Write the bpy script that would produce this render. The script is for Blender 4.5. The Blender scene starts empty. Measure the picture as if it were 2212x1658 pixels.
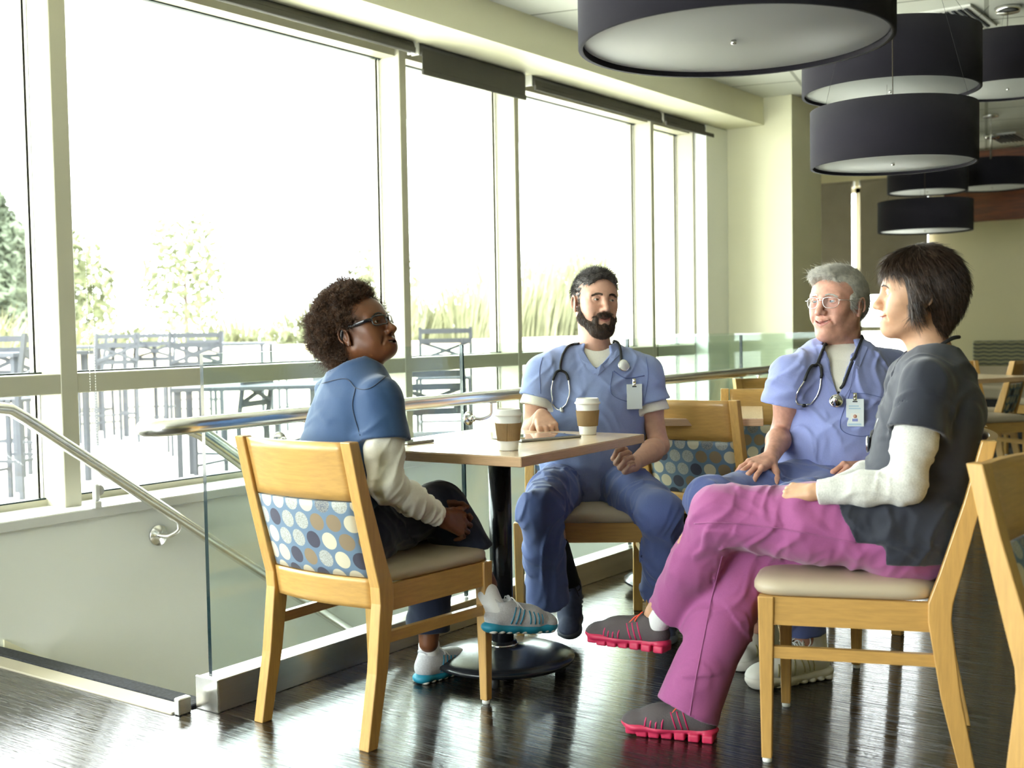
import bpy, math, random
import numpy as np
from mathutils import Vector, Matrix
rnd = random.Random(7)
S = bpy.context.scene
COL = S.collection
PI = math.pi

# ---------------------------------------------------------------- camera
CF, CX, CY, EYE = 2562.0, 1106.0, 829.0, 1.12
def _hor(x): return 727.2 - 0.0174 * x
_a = np.array([-CX, _hor(0) - CY, CF]); _b = np.array([2000 - CX, _hor(2000) - CY, CF])
_up = np.cross(_b, _a); _up /= np.linalg.norm(_up)
if _up[1] > 0: _up = -_up
_X = np.array([2954 - CX, _hor(2954) - CY, CF]); _X /= np.linalg.norm(_X)
_Y = np.cross(_up, _X)
RW = np.array([_X, _Y, _up])            # camera axes (right, down, forward) to world
ORG = np.array([0, 0, EYE])
def ray(px, py): return RW @ np.array([px - CX, py - CY, CF]) / CF
def at(px, py, D): return ray(px, py) * D + ORG          # D = distance along the view axis
def on_z(px, py, z): r = ray(px, py); return r * ((z - EYE) / r[2]) + ORG
def on_y(px, py, y): r = ray(px, py); return r * (y / r[1]) + ORG
def on_x(px, py, x): r = ray(px, py); return r * (x / r[0]) + ORG

cam = bpy.data.cameras.new('camera'); co = bpy.data.objects.new('camera', cam); COL.objects.link(co)
Rc = np.column_stack([RW[:, 0], -RW[:, 1], -RW[:, 2]])
co.matrix_world = Matrix([[*Rc[0], 0], [*Rc[1], 0], [*Rc[2], EYE], [0, 0, 0, 1]])
cam.sensor_width = 36; cam.lens = CF / 2212 * 36; cam.clip_start = .05; cam.clip_end = 300
cam.dof.use_dof = True; cam.dof.focus_distance = 3.9; cam.dof.aperture_fstop = 3.6
S.camera = co

# ---------------------------------------------------------------- light
S.view_settings.view_transform = 'Standard'; S.view_settings.look = 'None'
S.view_settings.gamma = 1; S.view_settings.exposure = 1.65; S.view_settings.use_curve_mapping = False
cy = S.cycles
cy.max_bounces = 8; cy.diffuse_bounces = 4; cy.glossy_bounces = 4; cy.transparent_max_bounces = 16
cy.transmission_bounces = 4; cy.caustics_reflective = False; cy.caustics_refractive = False
cy.sample_clamp_indirect = 8
w = bpy.data.worlds.new('sky'); S.world = w; w.use_nodes = True
bg = w.node_tree.nodes['Background']; bg.inputs[0].default_value = (.93, .98, 1, 1); bg.inputs[1].default_value = 6.5
def portal(name, loc, rot, sx, sy):
    l = bpy.data.lights.new(name, 'AREA'); l.shape = 'RECTANGLE'; l.size = sx; l.size_y = sy
    l.cycles.is_portal = True
    o = bpy.data.objects.new(name, l); COL.objects.link(o); o.location = loc; o.rotation_euler = rot
portal('window_daylight', (3.2, 4.3, 1.5), (-PI / 2, 0, 0), 10.4, 2.3)
portal('added_rear_fill_daylight', (-2.9, 2.75, 1.55), (0, -PI / 2, 0), 2.1, 2.5)  # unseen rear window, added as fill light for stair wall and chair backs
portal('far_window_daylight', (12.75, 4.6, 1.0), (0, PI / 2, 0), 1.4, 2.4)

# ---------------------------------------------------------------- materials
def srgb(r, g, b):
    f = lambda c: (c / 255 / 12.92) if c / 255 <= .04045 else ((c / 255 + .055) / 1.055) ** 2.4
    return (f(r), f(g), f(b), 1)
class NT:
    def __init__(s, name):
        s.m = bpy.data.materials.new(name); s.m.use_nodes = True; s.t = s.m.node_tree; s.n = s.t.nodes; s.l = s.t.links
        s.b = s.n['Principled BSDF']; s.out = s.n['Material Output']
    def add(s, t, **k):
        x = s.n.new(t)
        for a, b in k.items(): setattr(x, a, b)
        return x
    def link(s, a, b): s.l.new(a, b)
    def math(s, op, a, b=None, c=None):
        x = s.add('ShaderNodeMath', operation=op)
        for i, v in enumerate((a, b, c)):
            if v is None: continue
            if isinstance(v, (int, float)): x.inputs[i].default_value = v
            else: s.link(v, x.inputs[i])
        return x.outputs[0]
    def mix(s, f, a, b):
        x = s.add('ShaderNodeMix', data_type='RGBA')
        for i, v in ((0, f), (6, a), (7, b)):
            if hasattr(v, 'links'): s.link(v, x.inputs[i])
            else: x.inputs[i].default_value = v
        return x.outputs[2]
    def ramp(s, fac, stops, const=False):
        x = s.add('ShaderNodeValToRGB'); r = x.color_ramp
        if const: r.interpolation = 'CONSTANT'
        while len(r.elements) < len(stops): r.elements.new(.5)
        for e, (p, c) in zip(r.elements, stops): e.position = p; e.color = c
        s.link(fac, x.inputs[0]); return x.outputs[0]
    def coord(s, scale=(1, 1, 1), rot=(0, 0, 0), out='Object'):
        c = s.add('ShaderNodeTexCoord'); m = s.add('ShaderNodeMapping')
        m.inputs['Scale'].default_value = scale; m.inputs['Rotation'].default_value = rot
        s.link(c.outputs[out], m.inputs[0]); return m.outputs[0]
    def noise(s, vec, scale=5, detail=3, rough=.5):
        x = s.add('ShaderNodeTexNoise'); x.inputs['Scale'].default_value = scale
        x.inputs['Detail'].default_value = detail; x.inputs['Roughness'].default_value = rough
        if vec is not None: s.link(vec, x.inputs['Vector'])
        return x.outputs[0]
    def bump(s, h, strength=.2, dist=.01, coat=False):
        x = s.add('ShaderNodeBump'); x.inputs['Strength'].default_value = strength; x.inputs['Distance'].default_value = dist
        s.link(h, x.inputs['Height']); s.link(x.outputs[0], s.b.inputs['Normal'])
        if coat: s.link(x.outputs[0], s.b.inputs['Coat Normal'])
    def set(s, **k):
        for a, v in k.items():
            a = {'color': 'Base Color', 'rough': 'Roughness', 'metal': 'Metallic', 'spec': 'Specular IOR Level', 'sheen': 'Sheen Weight',
                 'sss': 'Subsurface Weight', 'coat': 'Coat Weight', 'aniso': 'Anisotropic'}[a]
            if hasattr(v, 'links'): s.link(v, s.b.inputs[a])
            else: s.b.inputs[a].default_value = v
        return s
def plain(name, c, rough=.5, metal=0, spec=.5, var=.0, vs=6, bump=0, bs=60, sheen=0, coat=0, stretch=(1, 1, 1)):
    t = NT(name); t.set(rough=rough, metal=metal, spec=spec, sheen=sheen, coat=coat)
    if var:
        n = t.noise(t.coord(stretch), vs, 4)
        d = tuple(x * (1 - var) for x in c[:3]) + (1,); e = tuple(min(1, x * (1 + var)) for x in c[:3]) + (1,)
        t.set(color=t.ramp(n, [(.3, d), (.7, e)]))
    else: t.set(color=c)
    if bump: t.bump(t.noise(t.coord(stretch), bs, 3), bump, .004)
    return t.m
def glass(name, tint, refl=1.0, edge=False):
    t = NT(name); tr = t.add('ShaderNodeBsdfTransparent'); tr.inputs[0].default_value = tint
    gl = t.add('ShaderNodeBsdfGlossy'); gl.inputs['Roughness'].default_value = .02
    lw = t.add('ShaderNodeLayerWeight'); lw.inputs[0].default_value = .5
    fr = t.math('MULTIPLY_ADD', t.math('POWER', lw.outputs['Facing'], 5), .9, .035)
    mx = t.add('ShaderNodeMixShader'); t.link(t.math('MULTIPLY', fr, refl), mx.inputs[0])
    t.link(tr.outputs[0], mx.inputs[1]); t.link(gl.outputs[0], mx.inputs[2]); t.link(mx.outputs[0], t.out.inputs[0])
    return t.m

def wood(name, c, rough=.35, axis=(1, 1, 8), var=.085):
    t = NT(name); v = t.coord(axis); n = t.noise(v, 9, 5, .6); n2 = t.noise(t.coord((1, 1, 1)), 1.3, 2)
    d = tuple(x * (1 - var) for x in c[:3]) + (1,); e = tuple(min(1, x * (1 + var)) for x in c[:3]) + (1,)
    t.set(color=t.ramp(n, [(.35, d), (.65, e)]), rough=rough, coat=.25); return t.m

M = {}
M['maple'] = wood('maple_wood', (.56, .325, .095, 1), .38, (14, 14, 1.2))
M['maple_h'] = wood('maple_wood_level_grain', (.56, .325, .095, 1), .38, (14, 1.2, 14))
M['maple_x'] = wood('maple_wood_side_grain', (.56, .325, .095, 1), .38, (1.2, 14, 14))
M['laminate'] = wood('pale_maple_laminate', srgb(226, 200, 170), .22, (1.5, 26, 26), .06)
M['lam_edge'] = wood('laminate_edge', srgb(205, 168, 128), .4, (2, 2, 30), .08)
M['vinyl'] = plain('beige_vinyl', srgb(186, 172, 148), .42, bump=.08, bs=300)
M['black'] = plain('black_enamel', (.012, .013, .016, 1), .22, var=.2)
M['blackm'] = plain('black_rubber', (.015, .015, .017, 1), .6)
M['steel'] = plain('brushed_steel', (.80, .79, .76, 1), .27, 1, var=.05, vs=40, bump=.05, bs=90, stretch=(.2, 1, 1))
M['chrome'] = plain('chrome', (.8, .8, .8, 1), .12, 1)
M['shoe_steel'] = plain('brushed_steel_cladding', (.55, .53, .48, 1), .3, 1, var=.06, vs=8, bump=.12, bs=50, stretch=(.15, 1, 4))
M['wall'] = plain('cream_paint', srgb(236, 233, 202), .6, var=.01, bump=.03, bs=200)
M['wallw'] = plain('stair_wall_paint', srgb(246, 248, 242), .55, bump=.03, bs=200)
M['olive'] = plain('olive_beige_paint', srgb(184, 178, 132), .65, bump=.03, bs=200)
M['alu'] = plain('painted_window_frame', srgb(186, 183, 162), .45)
M['gasket'] = plain('dark_teal_gasket', (.012, .030, .030, 1), .5)
M['pane'] = glass('window_glass', (.97, .985, .975, 1), .8)
M['guard'] = glass('guard_glass', (.90, .95, .93, 1), 1.0)
M['gedge'] = plain('glass_edge', (.004, .018, .022, 1), .15, coat=.5)
M['beige'] = plain('beige_paint', srgb(222, 214, 178), .65, bump=.03, bs=200)
M['blind'] = plain('charcoal_roller_fabric', srgb(76, 74, 68), .8, var=.05, bump=.2, bs=300)
M['blindf'] = plain('taupe_roller_fabric', srgb(160, 150, 138), .8, var=.05, bump=.2, bs=300)
M['white'] = plain('white_plastic', (.75, .75, .72, 1), .4)
M['shade'] = plain('black_lamp_fabric', (.024, .022, .029, 1), .9, spec=.05, sheen=.10, bump=.15, bs=500)
M['cord'] = plain('brown_cord', (.05, .035, .012, 1), .6)
M['diffuser'] = plain('white_acrylic_diffuser', (.50, .52, .50, 1), .5)
_d = M['diffuser'].node_tree.nodes['Principled BSDF']; _d.inputs['Emission Color'].default_value = (.93, 1, .95, 1); _d.inputs['Emission Strength'].default_value = .012
M['patio'] = plain('pale_concrete', srgb(225, 222, 210), .8, var=.06, vs=1.2)
M['pmetal'] = plain('grey_painted_metal', (.045, .048, .055, 1), .7, spec=.2)
M['lowwall'] = plain('cream_garden_wall', srgb(226, 214, 188), .8, var=.05)
M['leaf'] = plain('pale_green_leaves', (.12, .13, .07, 1), .7, var=.5, vs=3, spec=.1)
M['grass'] = plain('yellow_green_grass', (.20, .205, .12, 1), .7, var=.45, vs=2, spec=.1)
M['conifer'] = plain('conifer_needles', (.075, .09, .06, 1), .7, var=.6, vs=3, spec=.1)
M['bark'] = plain('bark', (.09, .06, .04, 1), .8)
M['cabinet'] = wood('reddish_wood_panel', srgb(118, 62, 26), .4, (6, .6, 8), .25)
M['carpet'] = plain('dark_grip_strip', (.03, .032, .04, 1), .9, var=.5, vs=90)
M['tread'] = plain('beige_nosing', srgb(190, 182, 165), .45, var=.05)

def fabric_dots():
    t = NT('circle_patterned_fabric')
    c = t.add('ShaderNodeTexCoord'); sp = t.add('ShaderNodeSeparateXYZ'); t.link(c.outputs['Object'], sp.inputs[0])
    v = t.math('DIVIDE', sp.outputs[2], .0525); row = t.math('FLOOR', v); fv = t.math('SUBTRACT', v, row)
    par = t.math('MULTIPLY', t.math('FLOORED_MODULO', row, 2), .5)
    u = t.math('ADD', t.math('DIVIDE', sp.outputs[1], .0575), par); cu = t.math('FLOOR', u); fu = t.math('SUBTRACT', u, cu)
    du = t.math('MULTIPLY', t.math('SUBTRACT', fu, .5), .0575); dv = t.math('MULTIPLY', t.math('SUBTRACT', fv, .5), .0525)
    r = t.math('SQRT', t.math('ADD', t.math('MULTIPLY', du, du), t.math('MULTIPLY', dv, dv)))
    ins = t.math('LESS_THAN', r, .0243)
    cb = t.add('ShaderNodeCombineXYZ'); t.link(cu, cb.inputs[0]); t.link(row, cb.inputs[1]); cb.inputs[2].default_value = 3.3
    wn = t.add('ShaderNodeTexWhiteNoise', noise_dimensions='3D'); t.link(cb.outputs[0], wn.inputs['Vector'])
    cream, navy, tan = srgb(206, 198, 172), srgb(66, 66, 82), srgb(138, 120, 94)
    blue = srgb(104, 126, 148)
    base = t.ramp(wn.outputs[0], [(0, cream), (.22, navy), (.36, tan), (.5, srgb(182, 186, 182)), (.75, srgb(84, 90, 108)), (.88, cream)], True)
    spk = t.ramp(wn.outputs[0], [(0, (0, 0, 0, 1)), (.5, (1, 1, 1, 1)), (.88, (0, 0, 0, 1))], True)
    n = t.noise(t.coord((1, 1, 1)), 420, 2); n = t.math('GREATER_THAN', n, .5)
    fac = t.math('MULTIPLY', n, spk); dot = t.mix(fac, base, srgb(150, 150, 140))
    t.set(color=t.mix(ins, blue, dot), rough=.85, sheen=.1); t.bump(t.noise(t.coord((1, 1, 1)), 500, 2), .15, .002)
    return t.m
M['dots'] = fabric_dots()

def floor_mat():
    t = NT('dark_plank_floor')
    c = t.coord((1, 1, 1)); sp = t.add('ShaderNodeSeparateXYZ'); t.link(c, sp.inputs[0])
    row = t.math('FLOOR', t.math('DIVIDE', sp.outputs[0], .12))
    wn = t.add('ShaderNodeTexWhiteNoise', noise_dimensions='1D'); t.link(row, wn.inputs['W'])
    streak = t.noise(t.coord((60, 2.2, 1)), 1.6, 5, .65)
    fine = t.noise(t.coord((75, 4.2, 1)), 1.5, 3, .55)
    k = t.math('ADD', t.math('MULTIPLY', wn.outputs[0], .35), streak)
    col = t.ramp(k, [(.35, (.0045, .004, .0035, 1)), (.62, (.012, .009, .0065, 1)), (.95, (.034, .026, .017, 1))])
    fx = t.math('FRACT', t.math('DIVIDE', sp.outputs[0], .12))
    gap = t.math('LESS_THAN', t.math('ABSOLUTE', t.math('SUBTRACT', fx, .5)), .488)
    rr = t.ramp(fine, [(.42, (.05, .05, .05, 1)), (.60, (.34, .34, .34, 1))])
    t.set(color=t.mix(gap, (.002, .002, .002, 1), col), rough=rr, spec=.32, coat=.6); t.b.inputs['Coat Roughness'].default_value = .05
    h = t.math('ADD', t.math('ADD', t.math('MULTIPLY', fine, .6), streak), t.math('MULTIPLY', gap, .3))
    t.bump(h, .42, .0036, True)
    return t.m
M['floor'] = floor_mat()

def ceil_mat():
    t = NT('ceiling_tiles'); c = t.coord((1, 1, 1), (0, 0, math.radians(-14)))
    sp = t.add('ShaderNodeSeparateXYZ'); t.link(c, sp.inputs[0])
    def g(o, s):
        f = t.math('FRACT', t.math('DIVIDE', o, s)); return t.math('LESS_THAN', t.math('ABSOLUTE', t.math('SUBTRACT', f, .5)), .5 - .012 / s)
    q = t.math('MULTIPLY', g(sp.outputs[0], .61), g(sp.outputs[1], 1.22))
    t.set(color=t.mix(q, srgb(170, 172, 160), srgb(226, 228, 218)), rough=.85); t.bump(q, .4, .004); return t.m
M['ceil'] = ceil_mat()

# ---------------------------------------------------------------- mesh helpers
class MB:
    def __init__(s): s.v = []; s.f = []; s.mi = []; s.sm = []
    def add(s, vs, fs, mi=0, smooth=False):
        o = len(s.v); s.v += [tuple(map(float, v)) for v in vs]
        for f in fs: s.f.append(tuple(i + o for i in f)); s.mi.append(mi); s.sm.append(smooth)
        return s
    def box(s, lo, hi, mi=0, bev=0.0, M3=None, org=(0, 0, 0)):
        lo = np.minimum(lo, hi).astype(float) if True else lo; hi2 = np.maximum(np.array(lo), hi).astype(float)
        x0, y0, z0 = lo; x1, y1, z1 = hi2; b = bev
        if b <= 0:
            vs = [(x, y, z) for z in (z0, z1) for y in (y0, y1) for x in (x0, x1)]
            fs = [(0, 2, 3, 1), (4, 5, 7, 6), (0, 1, 5, 4), (2, 6, 7, 3), (0, 4, 6, 2), (1, 3, 7, 5)]
        else:
            vs = []; idx = {}
            for sx in (0, 1):
                for sy in (0, 1):
                    for sz in (0, 1):
                        X = (x0, x1)[sx]; Y = (y0, y1)[sy]; Z = (z0, z1)[sz]
                        dx = b if sx == 0 else -b; dy = b if sy == 0 else -b; dz = b if sz == 0 else -b
                        for ax, p in enumerate(((X, Y + dy, Z + dz), (X + dx, Y, Z + dz), (X + dx, Y + dy, Z))):
                            idx[(sx, sy, sz, ax)] = len(vs); vs.append(p)
            I = lambda *k: idx[k]
            fs = []
            for sx in (0, 1): fs.append([I(sx, 0, 0, 0), I(sx, 1, 0, 0), I(sx, 1, 1, 0), I(sx, 0, 1, 0)])
            for sy in (0, 1): fs.append([I(0, sy, 0, 1), I(1, sy, 0, 1), I(1, sy, 1, 1), I(0, sy, 1, 1)])
            for sz in (0, 1): fs.append([I(0, 0, sz, 2), I(1, 0, sz, 2), I(1, 1, sz, 2), I(0, 1, sz, 2)])
            for sy in (0, 1):
                for sz in (0, 1): fs.append([I(0, sy, sz, 1), I(1, sy, sz, 1), I(1, sy, sz, 2), I(0, sy, sz, 2)])
            for sx in (0, 1):
                for sz in (0, 1): fs.append([I(sx, 0, sz, 0), I(sx, 1, sz, 0), I(sx, 1, sz, 2), I(sx, 0, sz, 2)])
            for sx in (0, 1):
                for sy in (0, 1): fs.append([I(sx, sy, 0, 0), I(sx, sy, 1, 0), I(sx, sy, 1, 1), I(sx, sy, 0, 1)])
            for sx in (0, 1):
                for sy in (0, 1):
                    for sz in (0, 1): fs.append([I(sx, sy, sz, 0), I(sx, sy, sz, 1), I(sx, sy, sz, 2)])
            c = np.mean(vs, 0); V = np.array(vs)
            for f in fs:
                n = np.cross(V[f[1]] - V[f[0]], V[f[2]] - V[f[0]])
                if n @ (V[f].mean(0) - c) < 0: f.reverse()
        if M3 is not None: vs = [np.array(M3) @ np.array(v) + np.array(org) for v in vs]
        return s.add(vs, fs, mi)
    def hexa(s, a, b, mi=0):            # a, b: lists of 4 points (loops), joined
        vs = list(a) + list(b); fs = [(3, 2, 1, 0), (4, 5, 6, 7)] + [(i, (i + 1) % 4, 4 + (i + 1) % 4, 4 + i) for i in range(4)]
        V = np.array(vs, float); c = V.mean(0); out = []
        for f in fs:
            n = np.cross(V[f[1]] - V[f[0]], V[f[2]] - V[f[0]]); out.append(tuple(reversed(f)) if n @ (V[list(f)].mean(0) - c) < 0 else f)
        return s.add(vs, out, mi)
    def loft(s, rings, mi=0, smooth=True, cap=True, closed=True):
        n = len(rings[0]); vs = [p for r in rings for p in r]; fs = []
        for i in range(len(rings) - 1):
            for j in range(n if closed else n - 1):
                k = (j + 1) % n; fs.append((i * n + j, i * n + k, (i + 1) * n + k, (i + 1) * n + j))
        if cap and closed: fs.append(tuple(range(n - 1, -1, -1))); fs.append(tuple((len(rings) - 1) * n + j for j in range(n)))
        return s.add(vs, fs, mi, smooth)
    def tube(s, pts, r, n=10, mi=0, cap=True, smooth=True, flat=1.0):
        P = [np.array(p, float) for p in pts]; rs = r if hasattr(r, '__len__') else [r] * len(P); rings = []
        t0 = P[1] - P[0]; up = np.array([0, 0, 1.]) if abs(t0[2]) < .9 * np.linalg.norm(t0) else np.array([1., 0, 0])
        u = np.cross(t0, up); u /= np.linalg.norm(u) + 1e-12
        for i, p in enumerate(P):
            t = (P[min(i + 1, len(P) - 1)] - P[max(i - 1, 0)]); t /= np.linalg.norm(t) + 1e-12
            u = u - t * (u @ t); u /= np.linalg.norm(u) + 1e-12; w = np.cross(t, u)
            rings.append([p + rs[i] * (math.cos(2 * PI * j / n) * u + flat * math.sin(2 * PI * j / n) * w) for j in range(n)])
        return s.loft(rings, mi, smooth, cap)
    def lathe(s, prof, c=(0, 0, 0), n=32, mi=0, smooth=True, M3=None, cap=True):
        rings = []
        for r, z in prof:
            ring = [np.array((r * math.cos(2 * PI * j / n), r * math.sin(2 * PI * j / n), z)) for j in range(n)]
            if M3 is not None: ring = [np.array(M3) @ q for q in ring]
            rings.append([q + np.array(c) for q in ring])
        return s.loft(rings, mi, smooth, cap)
    def build(s, name, mat, parent=None, off=None, auto=True):
        me = bpy.data.meshes.new(name); o = np.zeros(3) if off is None else np.array(off, float)
        me.from_pydata([tuple(np.array(v) - o) for v in s.v], [], s.f); me.update()
        for m in (mat if isinstance(mat, (list, tuple)) else [mat]): me.materials.append(M[m] if isinstance(m, str) else m)
        me.polygons.foreach_set('material_index', s.mi); me.polygons.foreach_set('use_smooth', s.sm)
        ob = bpy.data.objects.new(name, me); COL.objects.link(ob)
        if parent is not None: ob.parent = parent
        return ob
def tag(o, label, cat, group=None, kind=None):
    o['label'] = label; o['category'] = cat
    if group: o['group'] = group
    if kind: o['kind'] = kind
    return o
def struct(name, mb, mat, label=None):
    o = mb.build(name, mat); o['kind'] = 'structure'
    if label: o['label'] = label
    return o
def empty(name, loc, label=None, cat=None, group=None, rz=0, kind=None):
    o = bpy.data.objects.new(name, None); COL.objects.link(o); o.location = tuple(map(float, loc)); o.rotation_euler = (0, 0, rz)
    o.empty_display_size = .1
    if label: tag(o, label, cat, group, kind)
    return o
KIDS = {}
def copy_tree(o, parent=None):
    c = o.copy(); COL.objects.link(c); c.parent = parent
    for ch in list(o.children): copy_tree(ch, c)
    return c
def catmull(P, n=8):
    P = [np.array(p, float) for p in P]; Q = [2 * P[0] - P[1]] + P + [2 * P[-1] - P[-2]]; out = []
    for i in range(1, len(Q) - 2):
        for k in range(n):
            t = k / n; out.append(.5 * ((2 * Q[i]) + (Q[i + 1] - Q[i - 1]) * t + (2 * Q[i - 1] - 5 * Q[i] + 4 * Q[i + 1] - Q[i + 2]) * t * t + (-Q[i - 1] + 3 * Q[i] - 3 * Q[i + 1] + Q[i + 2]) * t ** 3))
    return out + [P[-1]]
# ================================================================ the room
FZ = 0.0
# floor with the stairwell cut out (X 2.33..7.23, Y 2.83..4.0)
f = MB()
for lo, hi in (((-3, -5.5), (12.43, 2.83)), ((-3, 2.83), (2.20, 4.0)), ((7.28, 2.83), (12.43, 6.2)), ((2.20, 2.83), (2.201, 4.0))):
    f.box((*lo, -.25), (*hi, 0))
struct('floor', f, 'floor')
c = MB(); c.box((-3, -5.5, 2.81), (13, 6.3, 2.95)); struct('ceiling', c, 'ceil')
sf = MB(); sf.box((-3, 3.70, 2.607), (8.42, 4.6, 2.81)); struct('trim_soffit', sf, 'wall')
wl = MB()
wl.box((-3, 4.0, -3.0), (8.45, 4.32, .41)); wl.box((-3, 4.12, 2.60), (8.45, 4.32, 2.81))
wl.box((-3, 4.0, .41), (-2.0, 4.32, 2.6)); wl.box((8.06, 4.0, .41), (8.45, 4.32, 2.6))
struct('wall_window_side', wl, 'wallw')
pr = MB(); pr.box((8.42, 3.48, 0), (9.0, 4.4, 2.81)); struct('wall_pier', pr, 'wall')
b = MB(); b.box((8.95, 5.2, -1), (12.5, 5.4, 2.81)); b.box((8.9, 4.4, 0), (9.0, 5.2, 2.81)); struct('wall_alcove', b, 'wall')
b = MB(); b.box((-3.15, -5.5, -.1), (-3, 1.5, 2.81)); b.box((-3.15, -.2, -.1), (-3, 4.4, .5)); b.box((-3.15, -.2, 2.6), (-3, 4.4, 2.81)); struct('wall_behind', b, 'olive')  # opening behind the camera added to let in fill light
b = MB(); b.box((-3, -5.65, -.1), (12.5, -5.5, 2.81)); struct('wall_right', b, 'olive')
# far wall with a window opening Y 3.62..5.2, z .45..2.5
b = MB(); XF = 12.43
b.box((XF, -5.5, 0), (XF + .2, 3.62, 2.81)); b.box((XF, 3.62, 0), (XF + .2, 5.3, .5)); b.box((XF, 3.62, 2.55), (XF + .2, 5.3, 2.81))
struct('wall_far', b, 'beige')
b = MB(); b.box((XF - .05, -5.4, 2.10), (XF, 3.5, 2.80), bev=.004); struct('trim_wood_band', b, 'cabinet')
# stairwell: lower walls, steps, end wall
b = MB(); b.box((2.20, 2.75, -3), (7.28, 2.83, -.001)); b.box((7.23, 2.83, -3), (7.28, 4.0, -.001)); struct('wall_stairwell', b, 'wallw')
st = MB()
for i in range(16):
    x = 2.33 + i * .27; z = -.178 * (i + 1); st.box((x, 2.84, z - .178), (x + .30, 3.995, z))
struct('trim_stair_flight', st, 'tread')
b = MB(); b.box((2.195, 2.84, -.02), (2.27, 3.995, .006), bev=.003); b.box((2.30, 2.84, -.17), (2.33, 3.995, -.02)); struct('trim_nosing', b, 'tread')
b = MB(); b.box((2.27, 2.84, -.02), (2.335, 3.995, .010), bev=.003); struct('trim_grip_strip', b, 'carpet')
b = MB(); b.hexa([(2.36, 3.988, .025), (2.36, 3.999, .025), (2.36, 3.999, -.10), (2.36, 3.988, -.10)], [(6.6, 3.988, -2.86), (6.6, 3.999, -2.86), (6.6, 3.999, -2.98), (6.6, 3.988, -2.98)])
b.box((-3, 3.988, 0), (2.19, 3.999, .03)); struct('baseboard_stair', b, 'wall')
# ---------------------------------------------------------------- windows
YF = 4.10; YG = 4.24
mulls = [(-1.30, -1.22), (.70, .78), (2.70, 2.775), (4.73, 4.785), (5.755, 5.80), (7.40, 7.445), (8.04, 8.10)]
fr = MB()
for a, d in mulls: fr.box((a, YF, .45), (d, YG + .07, 2.60), bev=.003)
fr.box((-2, YF + .003, .895), (8.06, YG + .05, .972), bev=.003)
fr.box((-2, YF + .03, 2.545), (8.06, YG + .07, 2.62)); fr.box((-2, YG - .02, .44), (8.06, YG + .07, .475))
struct('window_frame_long_wall', fr, 'alu').name = 'window_1'
xs = [-2.0] + [q for a, d in mulls for q in (a, d)]
gk = MB(); bead = MB()
for i in range(len(mulls)):
    x0 = xs[2 * i] if i == 0 else mulls[i - 1][1]; x1 = mulls[i][0]
    for z0, z1 in ((.475, .895), (.972, 2.545)):
        g = MB(); g.box((x0, YG, z0), (x1, YG + .006, z1)); o = g.build('window_pane', 'pane'); o['kind'] = 'structure'; o.name = 'window_2'
        for xx, sgn in ((x0, 1), (x1, -1)):
            gk.box((xx, YG - .003, z0), (xx + sgn * .0035, YG - .0005, z1)); bead.box((xx, YG - .0004, z0), (xx + sgn * .016, YG + .012, z1))
            gk.box((xx + sgn * .016, YG + .008, z0), (xx + sgn * .018, YG + .012, z1))
        gk.box((x0, YG - .012, z0), (x1, YG + .01, z0 + .006)); gk.box((x0, YG - .012, z1 - .006), (x1, YG + .01, z1))
struct('trim_1', gk, 'gasket'); struct('trim_2', bead, 'alu')
sl = MB(); sl.box((-2.0, 3.985, .412), (8.06, 4.26, .452), bev=.004); struct('trim_window_sill', sl, 'white')
b = MB()
for y in (1.5, 2.7, 3.95): b.box((-3.1, y, .5), (-3.02, y + .06, 2.6))
struct('window_added_rear_frame', b, 'alu')  # frame of the added fill-light window, out of view
b = MB(); b.box((-3.08, -.2, .5), (-3.074, 4.0, 2.6)); struct('window_added_rear_pane', b, 'pane')  # its pane, likewise added and unseen
# far window
b = MB()
for y in (3.62, 4.38, 5.12): b.box((XF + .04, y, .5), (XF + .12, y + .06, 2.55))
for z in (.5, 1.02, 2.49): b.box((XF + .04, 3.62, z), (XF + .12, 5.2, z + .05))
struct('window_3', b, 'alu')
b = MB(); b.box((XF + .08, 3.62, .5), (XF + .086, 5.2, 2.55)); struct('window_4', b, 'pane')

# ---------------------------------------------------------------- roller blinds
def blind(x0, x1, zb, label, mat='blind', Y=4.035, axis='x', fixed=0):
    rt = empty('roller_blind', ((x0 + x1) / 2, Y, 2.6) if axis == 'x' else (fixed, (x0 + x1) / 2, 2.6), label, 'blind', 'roller blinds')
    L = (x1 - x0) / 2; a, z = MB(), MB()
    P = (lambda u, v, w: (u, v, w)) if axis == 'x' else (lambda u, v, w: (v, -u, w))
    a.tube([P(-L + .01, 0, -.02), P(L - .01, 0, -.02)], .030, 16); a.build('roller', mat, rt)
    q = MB(); p0, p1 = P(-L + .01, -.031, zb - 2.6), P(L - .01, -.028, -.02); q.box(np.minimum(p0, p1), np.maximum(p0, p1)); q.build('fabric', mat, rt)
    q = MB(); p0, p1 = P(-L + .008, -.038, zb - 2.6), P(L - .008, -.022, zb - 2.6 + .028); q.box(np.minimum(p0, p1), np.maximum(p0, p1), bev=.003); q.build('bottom_bar', mat, rt)
    for s in (-1, 1):
        q = MB(); p0, p1 = P(s * L, -.02, -.055), P(s * (L + .008), .03, .008); q.box(np.minimum(p0, p1), np.maximum(p0, p1)); q.build('bracket', 'white', rt)
    return rt
blind(-1.2, .72, 2.555, 'dark roller blind rolled up, out at the left end of the window wall')
blind(.76, 2.73, 2.555, 'dark rolled up blind over the narrow window at the photo left edge')
blind(2.76, 4.755, 2.545, 'long dark roller blind rolled up above the widest window')
blind(4.795, 5.745, 2.445, 'dark roller blind lowered slightly, its fabric hanging lowest along the window wall')
blind(5.825, 7.40, 2.52, 'rolled up dark blind between the slightly lowered blind and the last blind')
blind(7.44, 8.2, 2.52, 'short dark roller blind nearest the white pier')
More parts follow.
